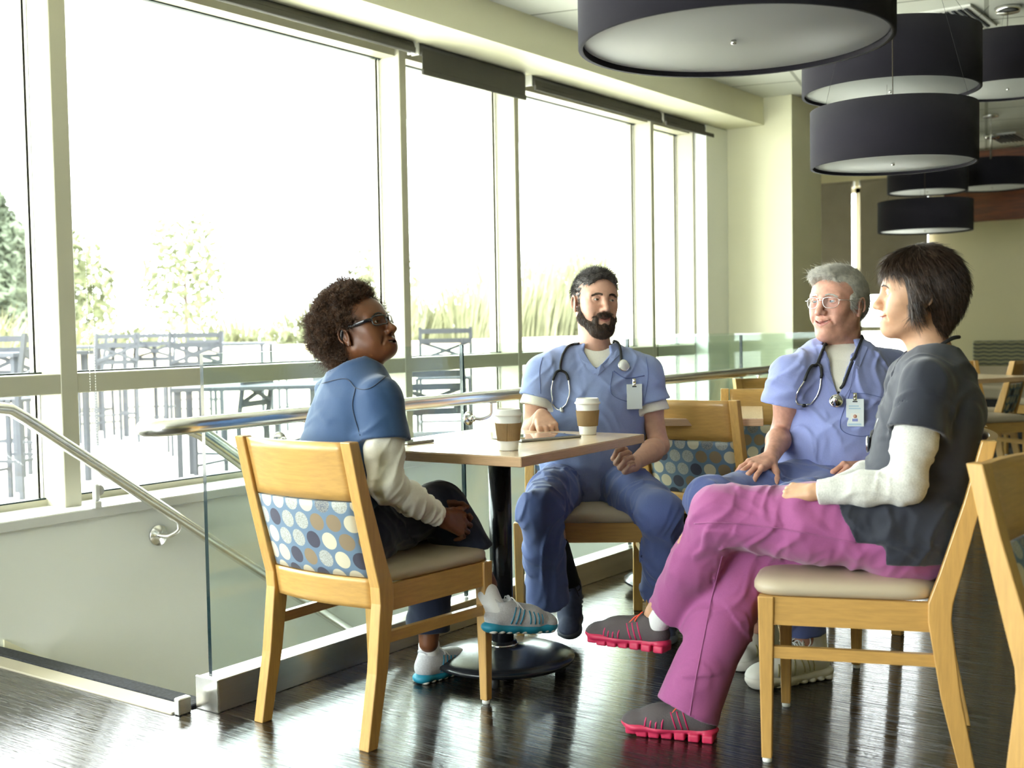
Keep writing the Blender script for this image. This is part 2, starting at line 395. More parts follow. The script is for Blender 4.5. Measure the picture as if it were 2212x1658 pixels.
blind(-5.14, -4.43, 1.40, 'tall taupe blind pulled down beside the pier in the far window', 'blindf', axis='y', fixed=XF - .05)
blind(-4.36, -3.64, 1.40, 'dark taupe blind pulled down in the far window, behind the grey-haired man', 'blindf', axis='y', fixed=XF - .05)
for o in [o for o in COL.objects if o.name.startswith('roller_blind') and abs(o.location.x - (XF - .05)) < .01]: o.location.y *= -1
# ball chain with its tensioner
t = empty('blind_chain', (2.755, 3.98, .5), 'looped white ball chain with plastic tensioner on the window sill', 'chain')
for dx in (-.012, .012):
    q = MB(); z = 2.58
    while z > .53:
        q.lathe([(.0004, .0083), (.0004, -.0022), (.0019, -.0012), (.0022, 0), (.0019, .0012), (0, .0022)], (2.755 + dx + (2.58 - z) * .002, 3.98, z), 5)
        z -= .0105
    q.build('ball_chain', 'white', t, t.location)
q = MB(); q.box((2.738, 3.965, .452), (2.772, 3.992, .48), bev=.004); q.box((2.742, 3.968, .48), (2.768, 3.99, .545), bev=.006)
q.lathe([(0, -.007), (.02, -.007), (.022, 0), (.02, .007), (0, .007)], (2.768, 3.98, .52), 16, M3=[[1, 0, 0], [0, 0, 1], [0, 1, 0]]); q.build('tensioner', 'white', t, t.location)

# ---------------------------------------------------------------- glass guard
gx = [2.29, 3.53, 4.77, 6.0, 7.235]
shoe = empty('steel_channel', (4.8, 2.78, 0), 'long brushed steel channel holding the glass guard along the stairs', 'base channel')
q = MB(); q.box((2.285, 2.735, .0), (7.26, 2.825, .098), bev=.002); q.build('channel', 'shoe_steel', shoe, shoe.location)
q = MB(); q.box((2.277, 2.73, .0), (2.285, 2.83, .10), bev=.002); q.box((2.20, 2.81, 0), (2.245, 2.835, .05), bev=.003); q.build('end_cap', 'steel', shoe, shoe.location)
lab = ['glass guard panel at the open end of the stairs, left of the seated woman', 'glass guard panel behind the table, between two handrail brackets',
       'glass guard panel behind the bearded man', 'glass guard panel farthest along the stairs, behind the grey-haired man']
for i in range(4):
    g = MB(); x0, x1 = gx[i] + .004, gx[i + 1] - .004; y0, y1 = 2.772, 2.787
    vs = [(x, y, z) for z in (.10, 1.06) for y in (y0, y1) for x in (x0, x1)]
    g.add(vs, [(0, 1, 5, 4), (2, 6, 7, 3)], 0); g.add(vs, [(0, 4, 6, 2), (1, 3, 7, 5)], 1); g.add(vs, [(4, 5, 7, 6), (0, 2, 3, 1)], 0)
    tag(g.build('glass_guard_panel', ['guard', 'gedge']), lab[i], 'glass panel', 'glass guard panels')
g = MB(); vs = [(x, y, z) for z in (.0, 1.06) for y in (2.80, 3.98) for x in (7.24, 7.255)]
g.add(vs, [(0, 2, 6, 4), (1, 5, 7, 3)], 0); g.add(vs, [(0, 4, 5, 1), (2, 3, 7, 6), (4, 6, 7, 5)], 1)
tag(g.build('glass_guard_panel', ['guard', 'gedge']), 'short glass panel closing the far end of the stairwell by the pier', 'glass panel', 'glass guard panels')
# hand rails
hr = empty('guard_handrail', (4.5, 2.70, 0), 'horizontal round steel handrail along the glass guard, looping at its end', 'handrail')
q = MB(); loop = [(2.20 - .09 * math.sin(a), 2.785 - .085 * math.cos(a), .86 - .012 * (a / PI)) for a in np.linspace(0, PI, 15)]
pts = [(7.3, 2.70, .862), (5, 2.70, .862), (2.5, 2.70, .861)] + loop + [(2.30, 2.87, .845), (2.36, 2.87, .82), (2.45, 2.87, .76)] + [(2.45 + k * .5, 2.87, .76 - k * .345) for k in range(1, 7)]
q.tube(pts, .0235, 20); q.build('rail', 'steel', hr, hr.location)
def bracket(x, y, z, side, dirx=.05, parent=None):
    q = MB(); g = side * .0
    q.tube([(x, y + side * .001, z), (x, y + side * .009, z)], .027, 20); q.build('mounting_disc', 'steel', parent, parent.location)
    q = MB(); q.tube([(x, y + side * .006, z), (x, y + side * .03, z)], .013, 12)
    q.tube(catmull([(x, y + side * .03, z), (x + dirx * .4, y + side * .052, z - .002), (x + dirx, y + side * .066, z + .012), (x + dirx, y + side * .07, z + .06)], 6), .007, 10)
    q.box((x + dirx - .022, y + side * .07 - .012, z + .056), (x + dirx + .022, y + side * .07 + .012, z + .061)); q.build('bracket_arm', 'steel', parent, parent.location)
for x in (2.58, 3.55, 4.8, 6.0): bracket(x, 2.772, .78, -1, .055, hr)
wr = empty('wall_handrail', (2.8, 3.93, 0), 'round steel handrail sloping down the white stair wall', 'handrail')
q = MB(); q.tube([(1.6, 3.93, .87), (2.2, 3.93, .87), (2.33, 3.93, .868), (2.38, 3.93, .86), (2.43, 3.93, .83), (3.26, 3.93, .258), (6.3, 3.93, -1.83)], .0225, 18); q.build('rail', 'steel', wr, wr.location)
q = MB(); q.tube([(3.05, 3.998, .30), (3.05, 3.99, .30)], .042, 24); q.build('mounting_disc', 'steel', wr, wr.location)
q = MB(); q.tube(catmull([(3.05, 3.99, .30), (3.07, 3.95, .298), (3.10, 3.93, .32), (3.10, 3.93, .355)], 6), .009, 10); q.build('bracket_arm', 'steel', wr, wr.location)

# ---------------------------------------------------------------- tables
def cafe_table(c, ux, a, b_, label, z=.755, chamfer=.008):
    rt = empty('cafe_table', (c[0], c[1], 0), label, 'table', 'maple cafe tables', math.atan2(ux[1], ux[0]))
    q = MB(); q.box((-a / 2, -b_ / 2, z - .030), (a / 2, b_ / 2, z - .002), bev=.002); q.build('edge_band', 'lam_edge', rt)
    q = MB(); q.box((-a / 2 + .0015, -b_ / 2 + .0015, z - .004), (a / 2 - .0015, b_ / 2 - .0015, z), bev=.001); q.build('tabletop', 'laminate', rt)
    q = MB(); q.lathe([(.037, .09), (.037, z - .04)], n=32); q.lathe([(.12, z - .04), (.12, z - .031)], n=24); q.build('column', 'black', rt)
    q = MB(); q.lathe([(.23, .035), (.237, .042), (.236, .05), (.20, .062), (.14, .073), (.08, .082), (.05, .086), (.046, .10)], n=56); q.build('base', 'black', rt)
    for k in range(4):
        an = PI / 4 + k * PI / 2 - .35; q = MB(); q.lathe([(.016, 0), (.018, .004), (.018, .04)], (.19 * math.cos(an), .19 * math.sin(an), 0), 12); q.build('levelling_foot', 'blackm', rt)
    q = MB(); q.lathe([(.052, .086), (.050, .092), (.037, .094)], n=32); q.build('collar', 'chrome', rt)
    return rt
T1 = np.array([[2.709, 1.929], [3.454, 1.979], [3.507, 2.634], [2.699, 2.607]])
cafe_table(T1.mean(0), (T1[1] - T1[0]) + (T1[2] - T1[3]), .775, .665, 'maple cafe table with two coffee cups and a tablet on it')
vd = ray(1640, 905)[:2]; vd /= np.linalg.norm(vd); cr = at(1655, 903, 4.56)[:2]; lr = np.array([vd[1], -vd[0]])
cafe_table(cr - lr * .36 + vd * .36, vd, .70, .70, 'empty maple cafe table behind the tucked in chair')
cafe_table(at(2062, 830, 7.75)[:2], (1, -.55), .72, .72, 'empty maple cafe table in the background behind the dark-haired woman')

# ---------------------------------------------------------------- wooden chairs
def make_chair():
    rt = empty('dining_chair', (0, 0, 0))
    pw = .036
    def post(y0, s):
        prof = [(-.300, -.262, 0), (-.262, -.215, .20), (-.240, -.186, .385), (-.243, -.186, .43), (-.262, -.211, .50), (-.308, -.268, .68), (-.343, -.308, .830)]
        q = MB(); rings = [[(x1, y0 - pw / 2, z), (x1, y0 + pw / 2, z), (x0, y0 + pw / 2, z), (x0, y0 - pw / 2, z)] for x0, x1, z in prof]
        q.loft(rings, smooth=False); o = q.build('rear_leg', 'maple', rt)
        m = o.modifiers.new('bevel', 'BEVEL'); m.width = .003; m.segments = 2; m.limit_method = 'ANGLE'; return o
    for s in (-1, 1):
        post(s * .209, s)
        q = MB(); q.hexa([(.222, s * .230 - .019, .43), (.222, s * .230 + .019, .43), (.182, s * .230 + .019, .43), (.182, s * .230 - .019, .43)],
                         [(.216, s * .230 - .013, .012), (.216, s * .230 + .013, .012), (.190, s * .230 + .013, .012), (.190, s * .230 - .013, .012)])
        o = q.build('front_leg', 'maple', rt); m = o.modifiers.new('bevel', 'BEVEL'); m.width = .003; m.segments = 2; m.limit_method = 'ANGLE'
        for x, y in ((.203, s * .230), (-.281, s * .209)):
            q = MB(); q.lathe([(.011, .0), (.012, .002), (.012, .012)], (x, y, 0), 12); q.build('glide', 'white', rt)
        y0, y1 = s * .208, s * .232
        q = MB(); q.hexa([(-.20, y0 - .010, .358), (-.20, y0 + .010, .358), (-.20, y0 + .010, .430), (-.20, y0 - .010, .430)],
                         [(.185, y1 - .010, .358), (.185, y1 + .010, .358), (.185, y1 + .010, .430), (.185, y1 - .010, .430)]); q.build('side_rail', 'maple_x', rt)
        q = MB(); q.hexa([(-.222, y0 - .009, .272), (-.222, y0 + .009, .272), (-.222, y0 + .009, .302), (-.222, y0 - .009, .302)],
                         [(.19, y1 - .009, .272), (.19, y1 + .009, .272), (.19, y1 + .009, .302), (.19, y1 - .009, .302)]); q.build('stretcher', 'maple_x', rt)
    q = MB(); q.box((.192, -.213, .358), (.214, .213, .430)); q.build('front_rail', 'maple_h', rt)
    def panel(z0, z1, x0, x1, th, name, mat, bow=.022, bulge=0, nz=6, yw=.187):
        q = MB(); rings = []
        for i in range(nz + 1):
            f_ = i / nz; z = z0 + (z1 - z0) * f_; xc = x0 + (x1 - x0) * f_; ring = []
            e = math.sin(PI * f_) ** .5 * bulge if bulge else 0
            for j in range(17):
                y = -yw + 2 * yw * j / 16; cc = 1 - (y / yw) ** 2; ring.append((xc - bow * cc + th / 2 + e * min(1, cc * 3), y, z))
            for j in range(16, -1, -1):
                y = -yw + 2 * yw * j / 16; cc = 1 - (y / yw) ** 2; ring.append((xc - bow * cc - th / 2 - e * .6 * min(1, cc * 3), y, z))
            rings.append(ring)
        q.loft(rings, smooth=False); o = q.build(name, mat, rt)
        for p in o.data.polygons: p.use_smooth = abs(p.normal.z) < .7
        return o
    panel(.668, .827, -.286, -.324, .020, 'top_board', 'maple_h')
    panel(.452, .664, -.222, -.284, .022, 'back_pad', 'dots', bulge=.012, nz=12)
    panel(.365, .450, -.214, -.228, .022, 'lower_rail', 'maple_h')
    # seat cushion
    q = MB(); rings = []
    for z, g in ((.430, -.012), (.433, -.003), (.441, .003), (.452, .003), (.462, -.003), (.470, -.016), (.475, -.042), (.478, -.09), (.479, -.15)):
        ring = []
        for k in range(48):
            a = 2 * PI * k / 48; cx_, sy_ = math.cos(a), math.sin(a); e = .28
            x = .222 * math.copysign(abs(cx_) ** e, cx_); y = math.copysign(abs(sy_) ** e, sy_) * (.227 + .018 * x / .22)
            r = math.hypot(x, y); sc = (r + g) / r; ring.append((x * sc + .018, y * sc, z))
        rings.append(ring)
    q.loft(rings); q.build('seat', 'vinyl', rt)
    return rt
proto = make_chair(); nch = 0
VDIR = np.array((.81, .584)); C2F = .6 * VDIR - .8 * np.array((.584, -.811)); C2F /= np.linalg.norm(C2F)
def chair(p, yaw, label, sc=1):
    global nch
    o = proto if nch == 0 else copy_tree(proto); nch += 1
    o.location = (p[0], p[1], 0); o.rotation_euler = (0, 0, yaw)
    tag(o, label, 'chair', 'maple chairs with circle patterned backs'); return o
chair((2.585, 2.358), -.02, 'maple chair seen from behind, with the woman in blue scrubs sitting on it')
vdA = ray(1261, 1384)[:2]; m2c = at(1264, 1340, 4.42)[:2]
chair(m2c, math.atan2(-vdA[1], -vdA[0]), 'maple chair facing the camera under the bearded man')
pf, pr_ = np.array([3.008, 1.303]), np.array([3.145, .86])
cP = (np.array([2.795, 1.228]) + np.array([3.22, 1.378]) + np.array([3.353, .936]) + np.array([2.93, .79])) / 4
chair(cP + np.array((.002, .022)), math.atan2(.957, -.29), 'maple chair seen from its side, under the woman in pink trousers')
chair((3.93, 1.56), PI, 'maple chair under the grey-haired man, its legs seen past the pink woman\'s chair')
bc = (at(1385, 870, 4.72) + at(1560, 870, 4.52))[:2] / 2; dv = (at(1560, 870, 4.52) - at(1385, 870, 4.72))[:2]; ya = math.atan2(dv[0], -dv[1])
chair(bc + np.array((math.cos(ya), math.sin(ya))) * .36, ya, 'empty maple chair seen from behind, between the bearded and grey-haired men')
vdD = ray(1650, 860)[:2]; vdD /= np.linalg.norm(vdD); 
chair(at(1668, 860, 5.35)[:2] - vdD * .36, math.atan2(-vdD[1], -vdD[0]) , 'empty maple chair facing the camera across the empty table')
chair(at(1735, 860, 6.1)[:2], math.atan2(-vdD[1], -vdD[0]) + .5, 'empty maple chair just showing over the chair across the empty table')
# near chair cut by the right edge
nr = at(2108, 1000, 2.62); chair((2.637, .277), -1.77, 'maple chair nearest the camera, cut by the right edge of the photo')
chair(at(2112, 840, 8.15)[:2], math.atan2(-VDIR[1], -VDIR[0]) + .25, 'maple chair with pale board behind the dark-haired woman\'s shoulder')
chair((at(2181, 777, 8.3)[:2] + np.array((.984, -.169)) * .2 * 1.0 + C2F * .33), math.atan2(C2F[1], C2F[0]), 'maple chair seen side on by the right edge, tall back in shade')
chair(at(2262, 840, 9.6)[:2], 2.6, 'maple chair farthest back at the right edge')

# ---------------------------------------------------------------- pendant lamps
def make_lamp(p, r, h, label):
    rt = empty('pendant_lamp', p, label, 'lamp', 'round drum pendant lamps')
    q = MB(); q.lathe([(r - .012, 0), (r, 0), (r, h), (r - .012, h), (r - .012, 0)], n=96, cap=False); q.build('shade', 'shade', rt)
    q = MB(); q.lathe([(0, .012), (r - .02, .012), (r - .013, .016), (r - .013, .022), (0, .022)], n=96); q.build('diffuser', 'diffuser', rt)
    q = MB(); q.lathe([(0, .0), (.007, .002), (.007, .012)], n=16); q.build('finial', 'steel', rt)
    q = MB(); top = 2.81 - p[2]
    for k in range(3):
        a = 2 * PI * k / 3 + .4; q.tube([(r * .96 * math.cos(a), r * .96 * math.sin(a), h - .01), (r * .35 * math.cos(a), r * .35 * math.sin(a), top)], .0007, 5)
    q.build('suspension_cable', 'blackm', rt)
    q = MB(); q.tube([(0, 0, .02), (0, 0, h), (.01, .005, (h + top) / 2), (0, 0, top)], .0022, 6); q.build('power_cord', 'cord', rt)
    q = MB(); q.lathe([(0, top - .03), (.06, top - .03), (.07, top - .002)], n=24); q.build('canopy', 'steel', rt)
for px, py, D, r, h, lb in ((1585, 97, 3.07, .402, .27, 'largest pendant lamp with black drum shade and white underside, nearest the camera'),
                            (1923, 201, 5.55, .402, .265, 'black drum pendant lamp hanging high between the largest and the lamp below it'),
                            (1929, 358, 5.15, .349, .245, 'low black drum pendant with its left side lit grey, right of the pier'),
                            (2177, 195, 6.45, .340, .27, 'high black drum pendant cut by the right edge near the ceiling'),
                            (2003, 416, 10.4, .337, .23, 'small distant drum pendant above the lowest one'),
                            (2143, 407, 10.9, .345, .25, 'distant drum pendant at the right edge against the wood band'),
                            (1998, 500, 9.9, .380, .25, 'lowest distant black drum pendant, just over the dark-haired woman')):
    make_lamp(at(px, py, D), r, h, lb)
q = MB(); cp = on_z(2140, 248, 2.81); q.tube([cp, cp - (0, 0, .02)], .06, 20); q.tube([cp, (cp[0], cp[1], 2.45)], .006, 6)
tag(q.build('ceiling_canopy', 'steel'), 'round metal ceiling canopy with thin rod at the upper right', 'lamp canopy')
for px, py, l in ((2070, 40, 'square ceiling vent above the second pendant lamp'), (2176, 296, 'small ceiling vent near the wood band')):
    v = on_z(px, py, 2.81); rt = empty('ceiling_vent', v, l, 'vent')
    q = MB(); q.box((-.28, -.14, -.012), (.28, .14, .002), bev=.003); q.build('frame', 'white', rt)
    q = MB()
    for k in range(7): q.box((-.24, -.11 + k * .034, -.018), (.24, -.095 + k * .034, -.010))
    q.build('louvre', 'pmetal', rt)

# ---------------------------------------------------------------- banquette on the far wall
q0 = empty('wall_banquette', (XF - .3, .5, 0), 'long banquette with striped grey backrest along the far wall', 'bench')
def stripes():
    t = NT('striped_upholstery'); c = t.coord((1, 1, 1)); sp = t.add('ShaderNodeSeparateXYZ'); t.link(c, sp.inputs[0])
    wv = t.math('MULTIPLY', t.math('SINE', t.math('MULTIPLY', sp.outputs[1], 60)), .004)
    s_ = t.math('GREATER_THAN', t.math('FRACT', t.math('MULTIPLY', t.math('ADD', sp.outputs[2], wv), 26)), .5)
    t.set(color=t.mix(s_, srgb(150, 148, 118), srgb(88, 88, 84)), rough=.9); return t.m
M['stripe'] = stripes()
for k in range(9):
    y = 3.2 - k * .98; b = MB(); b.box((XF - .12, y - .95, .66), (XF - .02, y, .91), bev=.015); b.build('backrest', 'stripe', q0, q0.location)
b = MB(); b.box((XF - .58, -5.4, .36), (XF - .10, 3.2, .47), bev=.015); b.build('seat', 'vinyl', q0, q0.location)
b = MB(); b.box((XF - .52, -5.4, 0), (XF - .02, 3.2, .36)); b.build('plinth', 'blackm', q0, q0.location)
b = MB(); b.box((XF - .10, -5.4, .47), (XF - .005, 3.2, .66)); b.build('back_panel', 'vinyl', q0, q0.location)

# ================================================================ outside
g = MB(); g.box((-40, 4.33, -.35), (90, 80, -.03)); struct('floor_terrace', g, 'patio').name = 'ground_terrace'
b = MB(); b.box((-6, 12.4, -.03), (45, 12.75, .88), bev=.02); b.box((-6, 12.35, .88), (45, 12.8, .93), bev=.01); struct('garden_wall', b, 'lowwall', 'low cream garden wall round the terrace').name = 'wall_garden'
def bar_chair(h=1.17, seat=.72, w=.46, arms=False):
    rt = empty('patio_chair', (0, 0, 0)); hw = w / 2
    for s in (-1, 1):
        q = MB(); q.box((.18, s * hw - .014, 0), (.21, s * hw + .014, seat)); q.build('leg', 'pmetal', rt)
        q = MB(); q.hexa([(-.22, s * hw - .014, 0), (-.22, s * hw + .014, 0), (-.19, s * hw + .014, 0), (-.19, s * hw - .014, 0)], [(-.21, s * hw - .014, seat), (-.21, s * hw + .014, seat), (-.18, s * hw + .014, seat), (-.18, s * hw - .014, seat)])
        q.hexa([(-.21, s * hw - .014, seat), (-.21, s * hw + .014, seat), (-.18, s * hw + .014, seat), (-.18, s * hw - .014, seat)], [(-.28, s * hw - .014, h), (-.28, s * hw + .014, h), (-.25, s * hw + .014, h), (-.25, s * hw - .014, h)]); q.build('leg', 'pmetal', rt)
    q = MB()
    for k in range(8): q.box((-.19 + k * .052, -hw, seat - .012), (-.152 + k * .052, hw, seat + .008))
    q.build('seat', 'pmetal', rt)
    q = MB(); 
    for z in (h - .06, h - .15, seat + .12): q.box((-.275 + (h - z) * .15, -hw, z), (-.25 + (h - z) * .15, hw, z + .045))
    for s in (-1, 1): q.hexa([(-.24, s * hw, seat + .14), (-.22, s * hw, seat + .14), (-.22, s * hw, seat + .17), (-.24, s * hw, seat + .17)], [(-.26, -s * hw, h - .15), (-.24, -s * hw, h - .15), (-.24, -s * hw, h - .12), (-.26, -s * hw, h - .12)])
    q.build('backrest', 'pmetal', rt)
    q = MB(); z = seat * .42
    for s in (-1, 1): q.box((-.20, s * hw - .01, z), (.2, s * hw + .01, z + .02))
    q.box((.18, -hw, z - .1), (.2, hw, z - .08)); q.box((-.2, -hw, z), (-.18, hw, z + .02)); q.build('stretcher', 'pmetal', rt)
    return rt
pb = bar_chair(); pd = bar_chair(.88, .44, .46); seen = {}
def pch(kind, px, D, yaw, label):
    pr0 = pb if kind == 'bar' else pd; o = pr0 if kind not in seen else copy_tree(pr0); seen[kind] = 1
    p = at(px, 900, D); o.location = (p[0], p[1], -.03); o.rotation_euler = (0, 0, yaw)
    tag(o, label, 'outdoor chair', 'grey metal terrace chairs')
pch('bar', 325, 13.6, .62 + PI, 'tall metal terrace chair with crossed back, clear in the widest window')
pch('bar', 432, 15.0, .5 + PI, 'tall pale metal chair just right of the clear crossed-back chair')
pch('bar', 195, 13.3, 2.3, 'tall terrace chair at the left end of the bar table')
pch('bar', 235, 12.6, 1.4, 'tall terrace chair seen edge on under the bar table')
pch('bar', 962, 10.6, .62 + PI, 'large tall crossed-back terrace chair behind the glasses-wearing woman\'s face')
pch('dine', 950, 8.0, .9 + PI, 'low slatted terrace chair seen through the guard glass right of the seated woman')
pch('dine', 500, 9.6, 1.9, 'low terrace chair beside the long outdoor table')
pch('dine', 635, 9.9, 2.6, 'low terrace chair right of the long outdoor table')
pch('bar', 28, 8.2, 2.0, 'tall slatted terrace chair in the lower left window pane')
pch('bar', 75, 9.6, .3, 'tall terrace chair at the left window, beside its mullion')
pch('bar', 650, 13.5, 2.2, 'tall faint terrace chair left of the woman\'s hair')
pch('bar', 420, 11.4, 1.0, 'tall terrace chair behind the guard glass end')
def ptable(px, D, L, W, h, yaw, label):
    p = at(px, 900, D); rt = empty('patio_table', (p[0], p[1], -.03), label, 'outdoor table', 'metal terrace tables', yaw)
    q = MB(); q.box((-L / 2, -W / 2, h - .03), (L / 2, W / 2, h)); q.build('tabletop', 'pmetal', rt)
    for sx in (-1, 1):
        for sy in (-1, 1): q = MB(); q.box((sx * (L / 2 - .05) - .02, sy * (W / 2 - .05) - .02, 0), (sx * (L / 2 - .05) + .02, sy * (W / 2 - .05) + .02, h - .03)); q.build('leg', 'pmetal', rt)
ptable(245, 13.8, .9, .8, 1.03, .5, 'tall square terrace table left of the clear crossed-back chair')
ptable(500, 14.6, 1.0, .8, 1.03, -.9, 'tall terrace table behind the guard glass end')
ptable(540, 9.4, 1.1, .8, .74, -.8, 'long low terrace table behind the seated woman')
ptable(40, 9.2, .8, .8, 1.03, .2, 'tall terrace table at the far left window')
# planting
def blades(name, mat, n, R, h, w, lean, seed, parent=None, leaf=False):
    r = random.Random(seed); q = MB()
    for i in range(n):
        a = r.uniform(0, 2 * PI); rr = R * math.sqrt(r.random()); x, y = rr * math.cos(a), rr * math.sin(a)
        hh = h * r.uniform(.55, 1.0); b_ = a + r.uniform(-.6, .6); ln = lean * r.uniform(.3, 1) * hh
        dx, dy = math.cos(b_) * ln, math.sin(b_) * ln; px, py = -math.sin(b_) * w / 2, math.cos(b_) * w / 2
        P = [(x, y, 0), (x + dx * .25, y + dy * .25, hh * .45), (x + dx * .6, y + dy * .6, hh * .8), (x + dx, y + dy, hh)]
        ws = (1, .9, .6, .08); vs = [(p[0] + s * px * k, p[1] + s * py * k, p[2]) for p, k in zip(P, ws) for s in (-1, 1)]
        q.add(vs, [(0, 1, 3, 2), (2, 3, 5, 4), (4, 5, 7, 6)])
    return q.build(name, mat, parent)
gproto = blades('ornamental_grass', 'grass', 420, .55, 1.9, .03, .45, 3)
for i in range(26):
    o = gproto if i == 0 else gproto.copy()
    if i: COL.objects.link(o)
    x = 8.0 + i * 1.15 + rnd.uniform(-.3, .3); far = i / 26
    o.location = (x * 1.05, 14.4 + rnd.uniform(0, .7), -.03); sc = .8 + 1.0 * min(1, max(0, (x - 12) / 10)) + rnd.uniform(-.08, .08); o.scale = (1.25, 1.25, sc); o.rotation_euler = (0, 0, rnd.uniform(0, 6))
    tag(o, 'clump of yellow-green ornamental grass behind the garden wall', 'ornamental grass', 'ornamental grasses behind the garden wall')
def bush(loc, R, H, n, seed, mat, label, trunk=0, name='tree', cat='tree', ls=.10, cone=False):
    r = random.Random(seed); rt = empty(name, loc, label, cat); q = MB()
    for i in range(n):
        a, u = r.uniform(0, 2 * PI), r.uniform(-1, 1); rad = r.random() ** .4
        z = (u * rad * .5 + .5) * H; s_ = (1 - z / H) if cone else 1
        x = R * rad * s_ * math.cos(a) * math.sqrt(1 - u * u * .9); y = R * rad * s_ * math.sin(a) * math.sqrt(1 - u * u * .9); z += trunk
        d = np.array([r.uniform(-1, 1) for _ in range(3)]); d /= np.linalg.norm(d); e = np.cross(d, [r.uniform(-1, 1), r.uniform(-1, 1), .3]); e /= np.linalg.norm(e) + 1e-9
        c_ = np.array([x, y, z]); q.add([c_ - d * ls, c_ + e * ls * .4, c_ + d * ls, c_ - e * ls * .4], [(0, 1, 2, 3)])
    q.build('foliage', mat, rt); q = MB(); q.tube([(0, 0, 0), (0, 0, trunk + H * .6)], [.09, .03], 8); q.build('trunk', 'bark', rt)
p = at(-20, 600, 24); bush((p[0], p[1], 0), 2.2, 4.6, 8000, 1, 'conifer', 'grey-green conifer beyond the left window', .2, ls=.09, cone=True)
p = at(60, 600, 27); bush((p[0], p[1], 0), 2.0, 3.6, 3600, 2, 'leaf', 'bushy green tree at the left window beside the conifer', .2, ls=.14)
p = at(400, 600, 30); bush((p[0], p[1], 0), 1.1, 3.4, 1000, 3, 'leaf', 'slim pale tree above the crossed-back terrace chair', .9, ls=.13)
p = at(825, 560, 26); bush((p[0], p[1], 0), .8, 2.0, 500, 4, 'leaf', 'pale leafy tree left of the second mullion', 1.0, ls=.13)
for i, (px, D, R, H) in enumerate(((270, 17.5, .8, 1.25), (640, 19, .9, 1.3), (500, 19, .7, 1.2), (180, 17, .6, 1.1), (1240, 27.5, 1.5, 1.8), (780, 21.5, .8, 1.3))):
    p = at(px, 700, D); bush((p[0], p[1], 0), R, H, 700, 10 + i, 'leaf', 'rounded light green shrub behind the garden wall, ' + ['left of the clear crossed-back chair', 'behind the afro hair', 'above the guard glass end', 'near the left mullion', 'behind the bearded man', 'by the second mullion'][i], 0, 'shrub', 'shrub', .09)

# ================================================================ things on the table
def cup(loc, yaw, label):
    rt = empty('coffee_cup', loc, label, 'cup', 'takeaway coffee cups', yaw); r0, r1, h = .028, .040, .108
    rad = lambda z: r0 + (r1 - r0) * z / h
    q = MB(); q.lathe([(r0 - .003, .004), (r0, 0), (r0, .003), (r1, h)], n=48); q.build('paper_cup', 'cup', rt)
    z0, z1 = .030, .083; q = MB(); rings = []
    for k in range(9):
        z = z0 + (z1 - z0) * k / 8; rings.append([((rad(z) + .0022 + .0007 * (j % 2)) * math.cos(2 * PI * j / 160), (rad(z) + .0022 + .0007 * (j % 2)) * math.sin(2 * PI * j / 160), z) for j in range(160)])
    q.loft(rings, smooth=False, cap=False); a0 = math.pi * 1.05
    q.tube([((rad(z0) + .003) * math.cos(a0), (rad(z0) + .003) * math.sin(a0), z0), ((rad(z1) + .003) * math.cos(a0 + .06), (rad(z1) + .003) * math.sin(a0 + .06), z1)], .0015, 6); q.build('cardboard_sleeve', 'kraft', rt)
    q = MB(); q.lathe([(r1 + .001, h - .004), (r1 + .0035, h - .003), (r1 + .004, h), (r1 + .0025, h + .003), (r1 - .0005, h + .004), (r1 - .002, h + .013), (r1 - .004, h + .016), (r1 - .007, h + .016), (r1 - .009, h + .011), (0, h + .011)], n=48); q.build('lid', 'cup', rt)
M['cup'] = plain('white_paper', srgb(236, 233, 226), .45); M['kraft'] = plain('corrugated_kraft', srgb(150, 122, 84), .8, var=.1, vs=30)
cup(on_z(1099, 972, .755), .3, 'takeaway coffee cup nearest the table corner, with brown sleeve')
cup(on_z(1270, 938, .755), 1.2, 'takeaway coffee cup at the far side, near the bearded man')
M['screen'] = plain('dark_glass_screen', (.01, .012, .018, 1), .04, coat=1); M['dalu'] = plain('grey_anodised_metal', (.32, .31, .31, 1), .3, .9)
ptsT = [on_z(1077, 949, .758)[:2], on_z(1185, 961, .758)[:2], on_z(1252, 947, .758)[:2]]
ux = ptsT[2] - ptsT[1]; 
def slab(name, c, yaw, a, b_, h, label, cat, bez=.012):
    rt = empty(name, (c[0], c[1], .755), label, cat, None, yaw)
    q = MB(); q.box((-a / 2, -b_ / 2, .0005), (a / 2, b_ / 2, h), bev=.0015); q.build('case', 'dalu', rt)
    q = MB(); q.box((-a / 2 + bez, -b_ / 2 + bez, h - .0005), (a / 2 - bez, b_ / 2 - bez, h + .0006)); q.build('screen', 'screen', rt)
    q = MB(); q.tube([(a / 2 - bez * .5, 0, h - .0005), (a / 2 - bez * .5, 0, h + .0007)], .003, 12); q.build('button', 'blackm', rt)
tc = on_z(1160, 944, .758); slab('tablet_computer', tc, math.radians(-20), .24, .17, .008, 'dark-screened tablet lying between the two coffee cups', 'tablet')
pc = on_z(897, 955, .757); slab('smartphone', pc, math.radians(-8), .115, .058, .0085, 'small smartphone lying at the left edge of the table', 'phone', .004)
